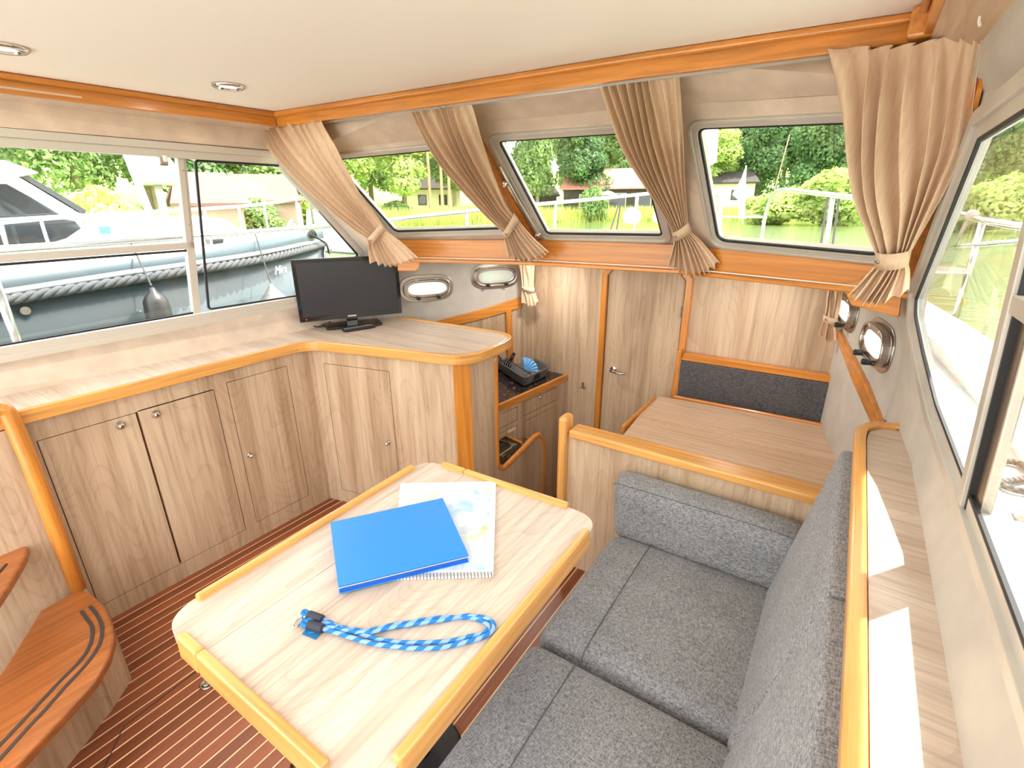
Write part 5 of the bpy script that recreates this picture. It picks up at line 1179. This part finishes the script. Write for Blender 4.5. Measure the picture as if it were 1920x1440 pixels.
for i, (x, y, lab) in enumerate(((1183, 425, 'white fender on the foredeck seen at the foot of the centre pane'), (1236, 424, 'white windlass with a dark drum on the foredeck beside the centre curtain'))):
    c = PD(x, y, 5.0); t = thing(('deck_fender', 'windlass')[i], (c.x, c.y, 1.38), lab, ('fender', 'windlass')[i])
    obj('body', MB().lathe((c.x, c.y, 1.385), (0.3*i, 0, 1), [(0, 0), (0.07, 0.01), (0.085, 0.05), (0.08, 0.10), (0.04, 0.14), (0, 0.15)], 16), GEL, t, smooth=True)
    if i: obj('drum', MB().lathe((c.x+0.04, c.y-0.05, 1.44), (1, -0.3, 0), [(0, 0), (0.04, 0), (0.04, 0.06), (0, 0.06)], 14), STEEL, t)

# ================================================================ NEIGHBOUR BOAT
def hx(y, z=0): return -4.3-1.05*(max(0, (y-1.3)/2.5))**2.2
def HS(px, py): return PS(px, py, hx, -4.4)
def lineof(pxs):
    P_ = [HS(x, y) for x, y in pxs]; P_ = sorted([(p.y, p.z) for p in P_]); return P_
def zat(L_, y):
    if y <= L_[0][0]: s = (L_[1][1]-L_[0][1])/(L_[1][0]-L_[0][0]); return L_[0][1]+(y-L_[0][0])*s*0.6
    for a, b in zip(L_[:-1], L_[1:]):
        if y <= b[0]: return a[1]+(b[1]-a[1])*(y-a[0])/(b[0]-a[0])
    return L_[-1][1]
rope_l = lineof([(0, 563), (100, 546), (200, 530), (340, 508), (375, 503), (480, 487), (560, 468), (612, 453)])
deck_l = lineof([(0, 518), (200, 491), (375, 469), (480, 452), (560, 436), (600, 428)])
strk_l = lineof([(0, 546), (200, 513), (375, 489), (480, 473), (560, 457), (612, 445)])
YB = 3.82
ys = [-5+i*0.4 for i in range(17)]+[1.4+i*0.15 for i in range(1, 17)]+[YB]
ys = sorted(set(round(y, 3) for y in ys if y <= YB))
HULLG = plain('hull_grey_green', (64, 78, 82), 0.3, var=0.03, vscale=2, coat=0.3)
BANDG = plain('bulwark_grey', (76, 90, 98), 0.35)
nbt = thing('neighbour_motorboat', (-5.0, 0.5, -0.5), 'grey-green hulled motorboat with white cabin and rope fender moored outside the port windows', 'boat')
def hullband(name, lo, hi, offl, offh, mat):
    mb = MB(); n = len(ys)
    def P_(y, z, o): return (hx(y)+o, y, z)
    A = [P_(y, lo(y), offl) for y in ys]; B = [P_(y, hi(y), offh) for y in ys]
    mb.add(A+B, [(i, i+1, n+i+1, n+i) for i in range(n-1)])
    # far side of the bow
    A2 = [(-5.35*2-hx(y)-0.0, y, lo(y)) for y in ys[-9:]]; B2 = [(-5.35*2-hx(y), y, hi(y)) for y in ys[-9:]]; k = len(A2)
    mb.add(A2+B2, [(i+1, i, k+i, k+i+1) for i in range(k-1)])
    return obj(name, mb, mat, nbt, smooth=True, solid=0.02)
hullband('hull', lambda y: -0.55, lambda y: zat(rope_l, y), -0.25, 0.0, HULLG)
hullband('bulwark', lambda y: zat(rope_l, y), lambda y: zat(deck_l, y), 0.0, 0.02, BANDG)
stp = [Vector((hx(y)+0.025, y, zat(strk_l, y)-0.01)) for y in ys]; obj('rubbing_strake', MB().tube(stp, 0.02, 8), plain('strake_light', (170, 174, 178), 0.35), nbt, smooth=True)
capp = [Vector((hx(y)+0.01, y, zat(deck_l, y))) for y in ys]; obj('cap_strip', MB().tube(capp, 0.012, 8), plain('cap_strip_tan', (190, 160, 128), 0.5), nbt, smooth=True)
# deck
mbd = MB(); A = [(hx(y), y, zat(deck_l, y)-0.03) for y in ys]; B = [(-10.7-hx(y), y, zat(deck_l, y)-0.03) for y in ys]; n_ = len(ys)
mbd.add(A+B, [(i, i+1, n_+i+1, n_+i) for i in range(n_-1)]); obj('deck', mbd, GEL, nbt, solid=0.02)
# twisted rope fender: three strands
ROPEM = plain('rope_fender_grey', (78, 80, 84), 0.85, var=0.1, vscale=30)
rpth = catmull([(hx(y)+0.05, y, zat(rope_l, y)) for y in [0.0+i*0.25 for i in range(16)]+[YB]], 14)
L = [0]
for a, b in zip(rpth[:-1], rpth[1:]): L.append(L[-1]+(b-a).length)
for s in range(3):
    q = []
    N = int(L[-1]/0.014); j = 0
    for i in range(N+1):
        t = L[-1]*i/N
        while j < len(L)-2 and L[j+1] < t: j += 1
        p = rpth[j].lerp(rpth[j+1], min(1, (t-L[j])/max(1e-9, L[j+1]-L[j]))); T = (rpth[j+1]-rpth[j]).normalized(); N1 = Vector((0, 0, 1)); N1 = (N1-T*N1.dot(T)).normalized(); B1 = T.cross(N1)
        a = -2*math.pi*(t/0.20)+s*2*math.pi/3; q.append(p+(N1*math.cos(a)+B1*math.sin(a))*0.017)
    obj('rope_strand', MB().tube(q, 0.018, 7), ROPEM, nbt, smooth=True)
# cabin body in side profile
CXN = -4.85
def side(pxs, x=CXN): return [PX(a, b, x) for a, b in pxs]
obj('cabin', MB().slab(side([(-200, 318), (30, 326), (155, 402), (180, 411), (330, 408), (380, 405), (430, 412), (452, 430), (470, 452), (375, 472), (200, 492), (0, 520), (-200, 550)]), (-1.9, 0, 0)), GEL, nbt, bev=0.04, segs=3)
DG = plain('dark_tinted_glass', (40, 46, 50), 0.05, spec=0.8)
obj('side_window', MB().slab(side([(-200, 345), (12, 345), (60, 371), (115, 404), (-200, 425)], CXN+0.015), (-0.02, 0, 0)), DG, nbt)
obj('side_window', MB().slab(side([(8, 421), (120, 411), (140, 414), (152, 428), (124, 447), (53, 468), (20, 471)], CXN+0.015), (-0.02, 0, 0)), DG, nbt)
obj('side_window', MB().slab(side([(-200, 440), (-4, 425), (12, 473), (-200, 500)], CXN+0.015), (-0.02, 0, 0)), DG, nbt)
obj('hardtop', MB().slab(side([(-250, 296), (10, 300), (78, 324), (40, 331), (-250, 322)], CXN+0.1), (-2.1, 0, 0)), GEL, nbt, bev=0.02)
obj('windscreen', MB().slab([PX(38, 331, CXN-0.1), PX(158, 402, CXN-0.1), PX(158, 402, CXN-0.1)+Vector((-1.7, 0, 0)), PX(38, 331, CXN-0.1)+Vector((-1.7, 0, 0))], (0, 0.02, 0.03)), DG, nbt)
obj('vent_window', MB().slab(side([(185, 425), (206, 424), (209, 438), (190, 439)], CXN+0.012), (-0.02, 0, 0)), plain('pale_blue_glass', (84, 150, 180), 0.1), nbt)
obj('deck_light', MB().slab(side([(393, 449), (420, 447), (419, 456), (398, 459)], CXN+0.14), (-0.1, 0, 0)), DG, nbt, bev=0.004)
# rails
NR = -4.5
railp = [(-150, 421), (0, 413), (160, 404), (325, 395), (450, 387), (530, 378), (565, 371), (577, 372), (583, 385), (588, 420)]
def nrx(y, z=0): return hx(y)-0.18
NS = lambda a, b: PS(a, b, nrx, -4.5)
obj('top_rail', MB().tube([NS(a, b) for a, b in railp], 0.014, 8), RAILM, nbt, smooth=True)
for a, b in ((75, 409), (228, 400), (383, 391), (447, 387), (495, 383), (555, 374)):
    t_ = NS(a, b); obj('stanchion', MB().tube([(t_.x, t_.y, zat(deck_l, t_.y)), t_], 0.011, 8), RAILM, nbt, smooth=True)
obj('mast', MB().tube([PX(222, 250, -5.6), PX(282, 402, -5.6)], 0.032, 12), GEL, nbt, smooth=True)
obj('bow_cleat', MB().tube(catmull([NS(540, 425), NS(547, 415), NS(556, 424)], 6), 0.02, 8), STEEL, nbt, smooth=True)
obj('bow_line', MB().tube(catmull([NS(553, 434)+Vector((0.18, 0, 0)), NS(565, 443)+Vector((0.26, 0, 0)), NS(578, 456)+Vector((0.34, 0, 0)), NS(586, 472)+Vector((0.32, 0, 0)), NS(592, 466)+Vector((0.30, 0, 0))], 6), 0.012, 8), BLACKM, nbt, smooth=True)
for k in range(5):
    c = NS(556+k*1.5, 434); obj('rope_turn', MB().lathe(c+Vector((0.18, -0.03+0.02*k, -0.02)), (0, 1, 0.3), [(0.045, -0.008), (0.055, 0), (0.045, 0.008)], 12), RPC[0], nbt, smooth=True)
m0, m1 = HS(512, 513), HS(545, 505)
text('boat_name', 'Mira', m0+Vector((0.03, 0, -0.01)), (m1-m0), (0, 0, 1), 0.115, WHITE, nbt, ext=0.001, shear=0.35)
obj('hull_outlet', MB().lathe(HS(46, 582)+Vector((0.01, 0, 0)), (1, 0, 0), [(0.012, 0), (0.03, 0), (0.026, 0.012), (0.012, 0.012)], 16), STEEL, nbt)
FEN = plain('fender_grey', (50, 50, 50), 0.35)
for i, (tx, ty, bx, by, ax_, ay_, lab) in enumerate(((270, 548, 296, 660, 243, 455, 'long dark grey hanging fender against the grey hull behind the left port window'), (491, 540, 494, 640, 472, 425, 'pale grey cone-topped fender hanging on the grey hull left of the television'))):
    tpp = HS(tx, ty)+Vector((0.16, 0, 0.05)); L_f = 0.62 if i == 0 else 0.7
    t = thing('hanging_fender', tpp, lab, 'fender', 'hanging fenders')
    prof = [(0, 0), (0.015, 0.0), (0.028, 0.035), (0.058, 0.06), (0.078, 0.10), (0.085, 0.17), (0.085, L_f-0.12), (0.07, L_f-0.05), (0.03, L_f), (0, L_f)] if i == 0 else [(0, 0), (0.012, 0), (0.02, 0.02), (0.11, 0.13), (0.13, 0.19), (0.14, L_f-0.1), (0.05, L_f), (0, L_f)]
    obj('body', MB().lathe(tpp, (0.02, 0, -1), prof, 20), FEN if i == 0 else plain('fender_pale', (120, 120, 120), 0.4), t, smooth=True)
    hi = HS(ax_, ay_)+Vector((0.02, 0, 0)); obj('lanyard_rope', MB().tube([hi, Vector((tpp.x, tpp.y, tpp.z+0.01))], 0.006, 6), RPC[0], t)
# white radar dome on another boat's mast beyond
dm_ = thing('radar_dome', PD(296, 330, 9.0), 'white satellite dome beyond the neighbouring boat, beside the window latch', 'dome')
dc_ = PD(296, 347, 9.0)
obj('dome', MB().lathe(dc_, (0, 0, 1), [(0, 0), (0.26, 0), (0.28, 0.08), (0.27, 0.25), (0.20, 0.40), (0.10, 0.47), (0, 0.49)], 24), GEL, dm_, smooth=True)
obj('mast', MB().tube([dc_, dc_-Vector((0, 0, 2.3))], 0.05, 10), GEL, dm_, smooth=True)

# ================================================================ WATER, SHORE, PLANTS, HOUSES
def water_mat():
    m, nt, b = new_mat('lake_water')
    b.inputs['Base Color'].default_value = s2l((96, 112, 62)); b.inputs['Roughness'].default_value = 0.08; b.inputs['IOR'].default_value = 1.33
    v = coords(nt, (1, 1, 1)); f = noise(nt, coords(nt, (0.8, 2.6, 1), (0, 0, 0.5)), 1.6, 5, 0.6, 0.3)
    bump(nt, b, f, 0.5, 0.12); return m
struct('water', MB().add([(-170, -60, -0.5), (130, -60, -0.5), (130, 160, -0.5), (-170, 160, -0.5)], [(0, 1, 2, 3)]), water_mat())
GRASS = plain('bank_grass', (150, 178, 84), 0.9, var=0.2, vscale=0.5)
def shore_r(az):  # az in degrees from +y, negative to port
    return 46+24*min(1, max(0, (az+70)/55)) if az < 8 else 70-26*min(1, (az-8)/22)
def AZ(az, r, z): a = math.radians(az); return Vector((math.sin(a)*r, math.cos(a)*r, z))
bk_ = MB(); azs = [-110+i*3 for i in range(56)]; prof = ((-0.5, -0.7), (0.5, 0.0), (6, 0.3), (30, 1.2), (70, 9))
vs = [AZ(a, shore_r(a)+dr_, z) for a in azs for dr_, z in prof]; k = len(prof)
bk_.add(vs, [(i*k+j, (i+1)*k+j, (i+1)*k+j+1, i*k+j+1) for i in range(len(azs)-1) for j in range(k-1)]); struct('ground_bank', bk_, GRASS)
def leafmat(name, a, b_, tr=0.35):
    m, nt, b = new_mat(name); out = nt.nodes['Material Output']
    f = noise(nt, coords(nt), 0.9, 3)
    col = ramp(nt, f, [(0.35, a), (0.65, b_)]); nt.links.new(col, b.inputs['Base Color']); b.inputs['Roughness'].default_value = 0.6; b.inputs['Specular IOR Level'].default_value = 0.25
    t = nt.nodes.new('ShaderNodeBsdfTranslucent'); nt.links.new(col, t.inputs[0]); mx = nt.nodes.new('ShaderNodeMixShader'); mx.inputs[0].default_value = tr
    nt.links.new(b.outputs[0], mx.inputs[1]); nt.links.new(t.outputs[0], mx.inputs[2]); nt.links.new(mx.outputs[0], out.inputs[0]); return m
LEAFS = [leafmat('leaf_mid', (116, 146, 84), (158, 184, 114)), leafmat('leaf_light', (162, 186, 100), (206, 220, 138)), leafmat('leaf_dark', (82, 116, 76), (124, 158, 100)), leafmat('leaf_yellow', (196, 206, 100), (232, 234, 150))]
BARK = plain('bark', (150, 132, 108), 0.9, var=0.15, vscale=2); PINEB = plain('pine_bark', (196, 150, 116), 0.9, var=0.15, vscale=2)
def crown(rad, h, n, size, seed, blobs=9, squash=0.8):
    rs = random.Random(seed); mb = MB(); B_ = []
    for i in range(blobs):
        a = rs.uniform(0, 6.28); t = rs.random(); rr_ = rad*(0.62-0.25*t)*rs.uniform(0.3, 1)
        B_.append((Vector((math.cos(a)*rr_, math.sin(a)*rr_, h*(0.12+0.78*t))), rad*rs.uniform(0.36, 0.58)))
    vs = []; fs = []
    for i in range(n):
        c, r = B_[rs.randrange(blobs)]
        d = Vector((rs.gauss(0, 1), rs.gauss(0, 1), rs.gauss(0, 1)+0.25)).normalized(); p = c+Vector((d.x, d.y, d.z*squash))*r*rs.uniform(0.72, 1.04)
        nrm = (d+Vector((rs.gauss(0, .5), rs.gauss(0, .5), rs.gauss(0, .5)))).normalized(); u = nrm.orthogonal().normalized(); w = nrm.cross(u); a = rs.uniform(0, 6.28)
        u, w = u*math.cos(a)+w*math.sin(a), w*math.cos(a)-u*math.sin(a); s = size*rs.uniform(0.6, 1.3); o = len(vs)
        vs += [p-u*s, p-w*s*0.55, p+u*s, p+w*s*0.55]; fs.append((o, o+1, o+2, o+3))
    return mb.add(vs, fs)
def mesh_of(mb, mat, name):
    me = bpy.data.meshes.new(name); me.from_pydata(mb.v, [], mb.f); me.materials.append(mat); me.update(); return me
CR = [mesh_of(crown(4.6, 11, 9000, 0.26, 10+i, 12), LEAFS[(0, 1, 2, 0, 2)[i]], 'foliage') for i in range(5)]
TRK = [mesh_of(MB().tube([(0, 0, -1), (0.1, 0, 3), (-0.1, 0.1, 7), (0.1, 0, 11)], [0.32, 0.25, 0.18, 0.08], 8), m_, 'trunk') for m_ in (BARK, PINEB)]
BU = [mesh_of(crown(2.2, 2.6, 5200, 0.17, 40+i, 9), LEAFS[(1, 0, 3)[i]], 'foliage') for i in range(3)]
def tree(az, r, z, s, sz, v, trunk, label, group='trees on the far bank', lift=3.0, nm='tree'):
    p = AZ(az, r, z); t = thing(nm, p, label, 'tree' if nm == 'tree' else 'bush', group)
    def add(key, me, loc, sc, rz=0):
        o = bpy.data.objects.new(key, me); COL.objects.link(o); o.parent = t; o.location = loc; o.scale = sc; o.rotation_euler = (0, 0, rz)
    add('foliage', me=(CR if nm == 'tree' else BU)[v], loc=(0, 0, lift), sc=(s, s, sz), rz=random.uniform(0, 6))
    if nm == 'tree': add('trunk', TRK[trunk], (0, 0, 0), (s, s, sz*1.0))
def azof(px): r = ray(px, 384); return math.degrees(math.atan2(r.x, r.y))
PANES = ((640, 'port window'), (940, 'left windshield pane'), (1265, 'centre windshield pane'), (1660, 'right windshield pane'), (9999, 'starboard window'))
def paneof(az):
    px, lo = [q for q in range(-400, 2400, 4)], None
    best = min(px, key=lambda q: abs(azof(q)-az)); return next(n for x, n in PANES if best < x)
ORD = ['first', 'second', 'third', 'fourth', 'fifth', 'sixth', 'seventh', 'eighth', 'ninth', 'tenth', 'eleventh', 'twelfth', 'thirteenth', 'fourteenth', 'fifteenth', 'sixteenth']
cnt = {}
def treelab(az, row, col):
    p = paneof(az); cnt[(p, row)] = cnt.get((p, row), 0)+1
    return '%s %s tree, %s from left behind the %s' % (col, row, ORD[cnt[(p, row)]-1], p)
tr_lab = ['mid green leafy tree on the far bank', 'pale green tree on the far bank', 'dark green tree on the far bank', 'mid green rounded tree on the far bank', 'deep green tree on the far bank']
rs = random.Random(5)
az = -84
while az < 20:
    v = rs.choice([0, 1, 2, 3, 4, 0, 2]); tree(az, shore_r(az)+rs.uniform(10, 15), 0.5, rs.uniform(0.85, 1.15), rs.uniform(0.85, 1.2), v, 0, treelab(az, 'front-row', ('mid green', 'pale green', 'dark green', 'mid green', 'deep green')[v]), lift=2.0); az += rs.uniform(4.0, 5.4)
az = -86
while az < 22:
    v = rs.choice([2, 4, 0, 3]); tree(az, shore_r(az)+rs.uniform(24, 30), 2.5, rs.uniform(1.2, 1.5), rs.uniform(1.3, 1.6), v, 0, treelab(az, 'back-row', 'tall'), 'tall trees in the back row', lift=1.0); az += rs.uniform(3.6, 4.8)
for i, az in enumerate((-41.5, -40.2, -39.4)):
    p = AZ(az-1.5, shore_r(az)+8, 0.3); t = thing('pine_tree', p, ('left of three bare pine trunks behind the boathouses', 'middle of three bare pine trunks behind the boathouses', 'right of three bare pine trunks behind the boathouses')[i], 'tree', 'bare pine trunks')
    o = bpy.data.objects.new('trunk', TRK[1]); COL.objects.link(o); o.parent = t; o.scale = (0.7, 0.7, 1.6)
for px, r, s, sz, v, lab in ((208, 27, 0.75, 0.85, 2, 'round yellow-green willow bush beyond the neighbouring boat'), (478, 43, 1.0, 0.8, 1, 'light green bush in front of the boathouse roofs'), (120, 44, 1.2, 0.9, 0, 'green bush at the left of the port window view'), (560, 50, 1.3, 1.1, 0, 'green bush behind the leftmost curtain'), (1480, 60, 1.9, 1.2, 0, 'broad sunlit bush on the bank at the right windshield pane'), (1560, 58, 2.0, 1.7, 0, 'tall light bush on the bank beside the big curtain'), (1420, 64, 1.2, 0.9, 0, 'low light bush left of the broad bush on the bank'), (1110, 66, 1.0, 1.3, 1, 'green bush beside the red-roofed house'), (740, 66, 1.2, 0.8, 1, 'bush behind the jetty on the far bank'), (1880, 50, 1.6, 1.3, 0, 'sunlit bush on the bank outside the starboard window')):
    tree(azof(px), r if px > 600 else r, -0.1, s, sz, v, 0, lab, 'bushes on the far bank', lift=-0.2, nm='bush')
# reeds, one mass along the water's edge
rd_ = MB(); vs = []; fs = []
for i in range(26000):
    az = rs.uniform(-88, 46); r = shore_r(az)+rs.uniform(-0.6, 3.2); p = AZ(az, r, -0.5); h = rs.uniform(1.1, 2.1); w = rs.uniform(0.04, 0.09); a = rs.uniform(0, 3.14); d = Vector((math.cos(a), math.sin(a), 0))*w; ln = Vector((rs.gauss(0, .2), rs.gauss(0, .2), h)); o = len(vs)
    vs += [p-d, p+d, p+ln]; fs.append((o, o+1, o+2))
rd_.add(vs, fs)
ro = single('reeds', rd_, leafmat('reed_leaf', (172, 190, 92), (214, 220, 134)), 'dense band of pale green reeds along the water edge of the far bank', 'reeds'); ro['kind'] = 'stuff'
# houses
ROOF = plain('red_tile_roof', (196, 128, 112), 0.8, var=0.08, vscale=3); PINKR = plain('pale_pink_roof', (128, 94, 84), 0.8, var=0.04, vscale=3); WALLW = plain('house_wall', (222, 206, 188), 0.8); TIMB = plain('dark_timber', (58, 52, 48), 0.8)
def house(px, r, w, d, hw, hr, base, wallm, roofm, name, label, turn=0.0, wins=()):
    p = AZ(azof(px), r, base); t = thing(name, p, label, 'house' if 'boat' not in name else 'boathouse'); rt = math.radians(-azof(px)+turn)
    t.rotation_euler = (0, 0, rt)
    def ob(nm, mb, mat, **k): o = obj(nm, mb, mat, **k); o.parent = t; return o
    ob('wall', MB().box(-w/2, w/2, -d/2, d/2, 0, hw), wallm)
    e = 0.5
    ob('roof', MB().slab([(-w/2-e, -d/2-e, hw-0.1), (w/2+e, -d/2-e, hw-0.1), (w/2+e-0.8, 0, hw+hr), (-w/2-e+0.8, 0, hw+hr)], (0, 0, 0.18)), roofm)
    ob('roof', MB().slab([(-w/2-e, d/2+e, hw-0.1), (w/2+e, d/2+e, hw-0.1), (w/2+e-0.8, 0, hw+hr), (-w/2-e+0.8, 0, hw+hr)], (0, 0, 0.18)), roofm)
    for (x, z, ww, hh) in wins:
        f = ob('window', MB().box(x-ww/2, x+ww/2, -d/2-0.06, -d/2, z, z+hh), WALLW if wallm is TIMB else TIMB)
        pn = obj('pane', MB().box(x-ww/2+0.1, x+ww/2-0.1, -d/2-0.09, -d/2-0.05, z+0.1, z+hh-0.1), DG); pn.parent = f
    return t
house(1150, 78, 14, 7, 3.0, 2.6, 0.6, TIMB, ROOF, 'lake_house', 'dark timber house with red roof and glazed front on the far bank', wins=((-4, 0.5, 1.6, 1.8), (0.5, 0.3, 2.4, 2.1), (4.2, 0.5, 1.8, 1.8)))
house(1345, 82, 9, 6, 3.2, 1.4, 1.0, WALLW, TIMB, 'lake_cottage', 'pale-walled low cottage on the far bank at the left edge of the right pane', wins=((-1.5, 1.0, 1.2, 1.3), (2.2, 1.0, 1.2, 1.3)))
house(812, 80, 8, 5, 3.0, 1.6, 0.8, WALLW, TIMB, 'lake_cottage', 'pale cottage half hidden by trees behind the left windshield pane', wins=((1.5, 0.8, 1.2, 1.4), (-1.5, 0.8, 1.2, 1.4)))
house(388, 40, 3.4, 5, 2.3, 1.8, -0.6, plain('boathouse_wall', (190, 160, 140), 0.8), PINKR, 'boathouse', 'boathouse with a broad pale roof seen just right of the port window mullion', turn=6)
house(500, 47, 4.8, 5, 2.2, 1.9, -0.3, bpy.data.materials['boathouse_wall'], PINKR, 'boathouse', 'pink-roofed boathouse behind the light green bush', turn=-8)
house(1018, 80, 4, 4, 2.0, 1.2, 0.8, TIMB, TIMB, 'garden_pavilion', 'small dark open garden pavilion under the trees left of the red-roofed house')
um = thing('garden_parasol', AZ(azof(1138), 72, 0.4), 'pale open garden parasol in front of the red-roofed house', 'parasol')
p = wpos(um); obj('canopy', MB().lathe(p+Vector((0, 0, 2.3)), (0, 0, 1), [(1.5, 0), (0.8, 0.35), (0.05, 0.6), (0, 0.62)], 8), plain('parasol_cloth', (196, 206, 206), 0.8), um); obj('pole', MB().tube([p, p+Vector((0, 0, 2.4))], 0.04, 6), TIMB, um)
bc = thing('garden_bench', AZ(azof(1084), 67, -0.2), 'white garden bench standing at the waters edge', 'bench')
p = wpos(bc)
for i in range(3): obj('slat', MB().box(p.x-1.3, p.x+1.3, p.y+0.25, p.y+0.3, p.z+0.5+i*0.22, p.z+0.62+i*0.22), GEL, bc)
obj('seat', MB().box(p.x-1.3, p.x+1.3, p.y-0.3, p.y+0.25, p.z+0.42, p.z+0.48), GEL, bc)
for sx__ in (-1.25, 1.25): obj('leg', MB().box(p.x+sx__-0.05, p.x+sx__+0.05, p.y-0.3, p.y+0.3, p.z-0.3, p.z+0.45), GEL, bc)
jt = thing('jetty', AZ(azof(735), 62, -0.5), 'dark wooden jetty on posts at the far bank behind the left pane', 'jetty')
p = wpos(jt); obj('deck', MB().box(p.x-3.5, p.x+3.5, p.y-0.8, p.y+0.8, p.z+0.9, p.z+1.05), TIMB, jt)
for i in range(5): obj('post', MB().tube([(p.x-3.2+i*1.6, p.y-0.6, p.z-0.4), (p.x-3.2+i*1.6, p.y-0.6, p.z+2.0)], 0.09, 6), TIMB, jt)
fb_ = thing('moored_dinghy', PD(640, 410, 26), 'white boat moored beyond the rail behind the leftmost curtain', 'boat')
p = PD(640, 410, 26); fb_.location = Vector((p.x, p.y, -0.5))
obj('hull', MB().slab([(p.x-2.6, p.y-0.8, -0.5), (p.x+2.2, p.y-0.8, -0.5), (p.x+2.9, p.y-0.8, 0.6), (p.x-2.8, p.y-0.8, 0.5)], (0, 1.8, 0)), GEL, fb_, bev=0.1)
obj('cabin', MB().slab([(p.x-2.2, p.y-0.5, 0.5), (p.x+0.8, p.y-0.5, 0.5), (p.x+0.1, p.y-0.5, 1.4), (p.x-2.0, p.y-0.5, 1.4)], (0, 1.2, 0)), GEL, fb_, bev=0.08)
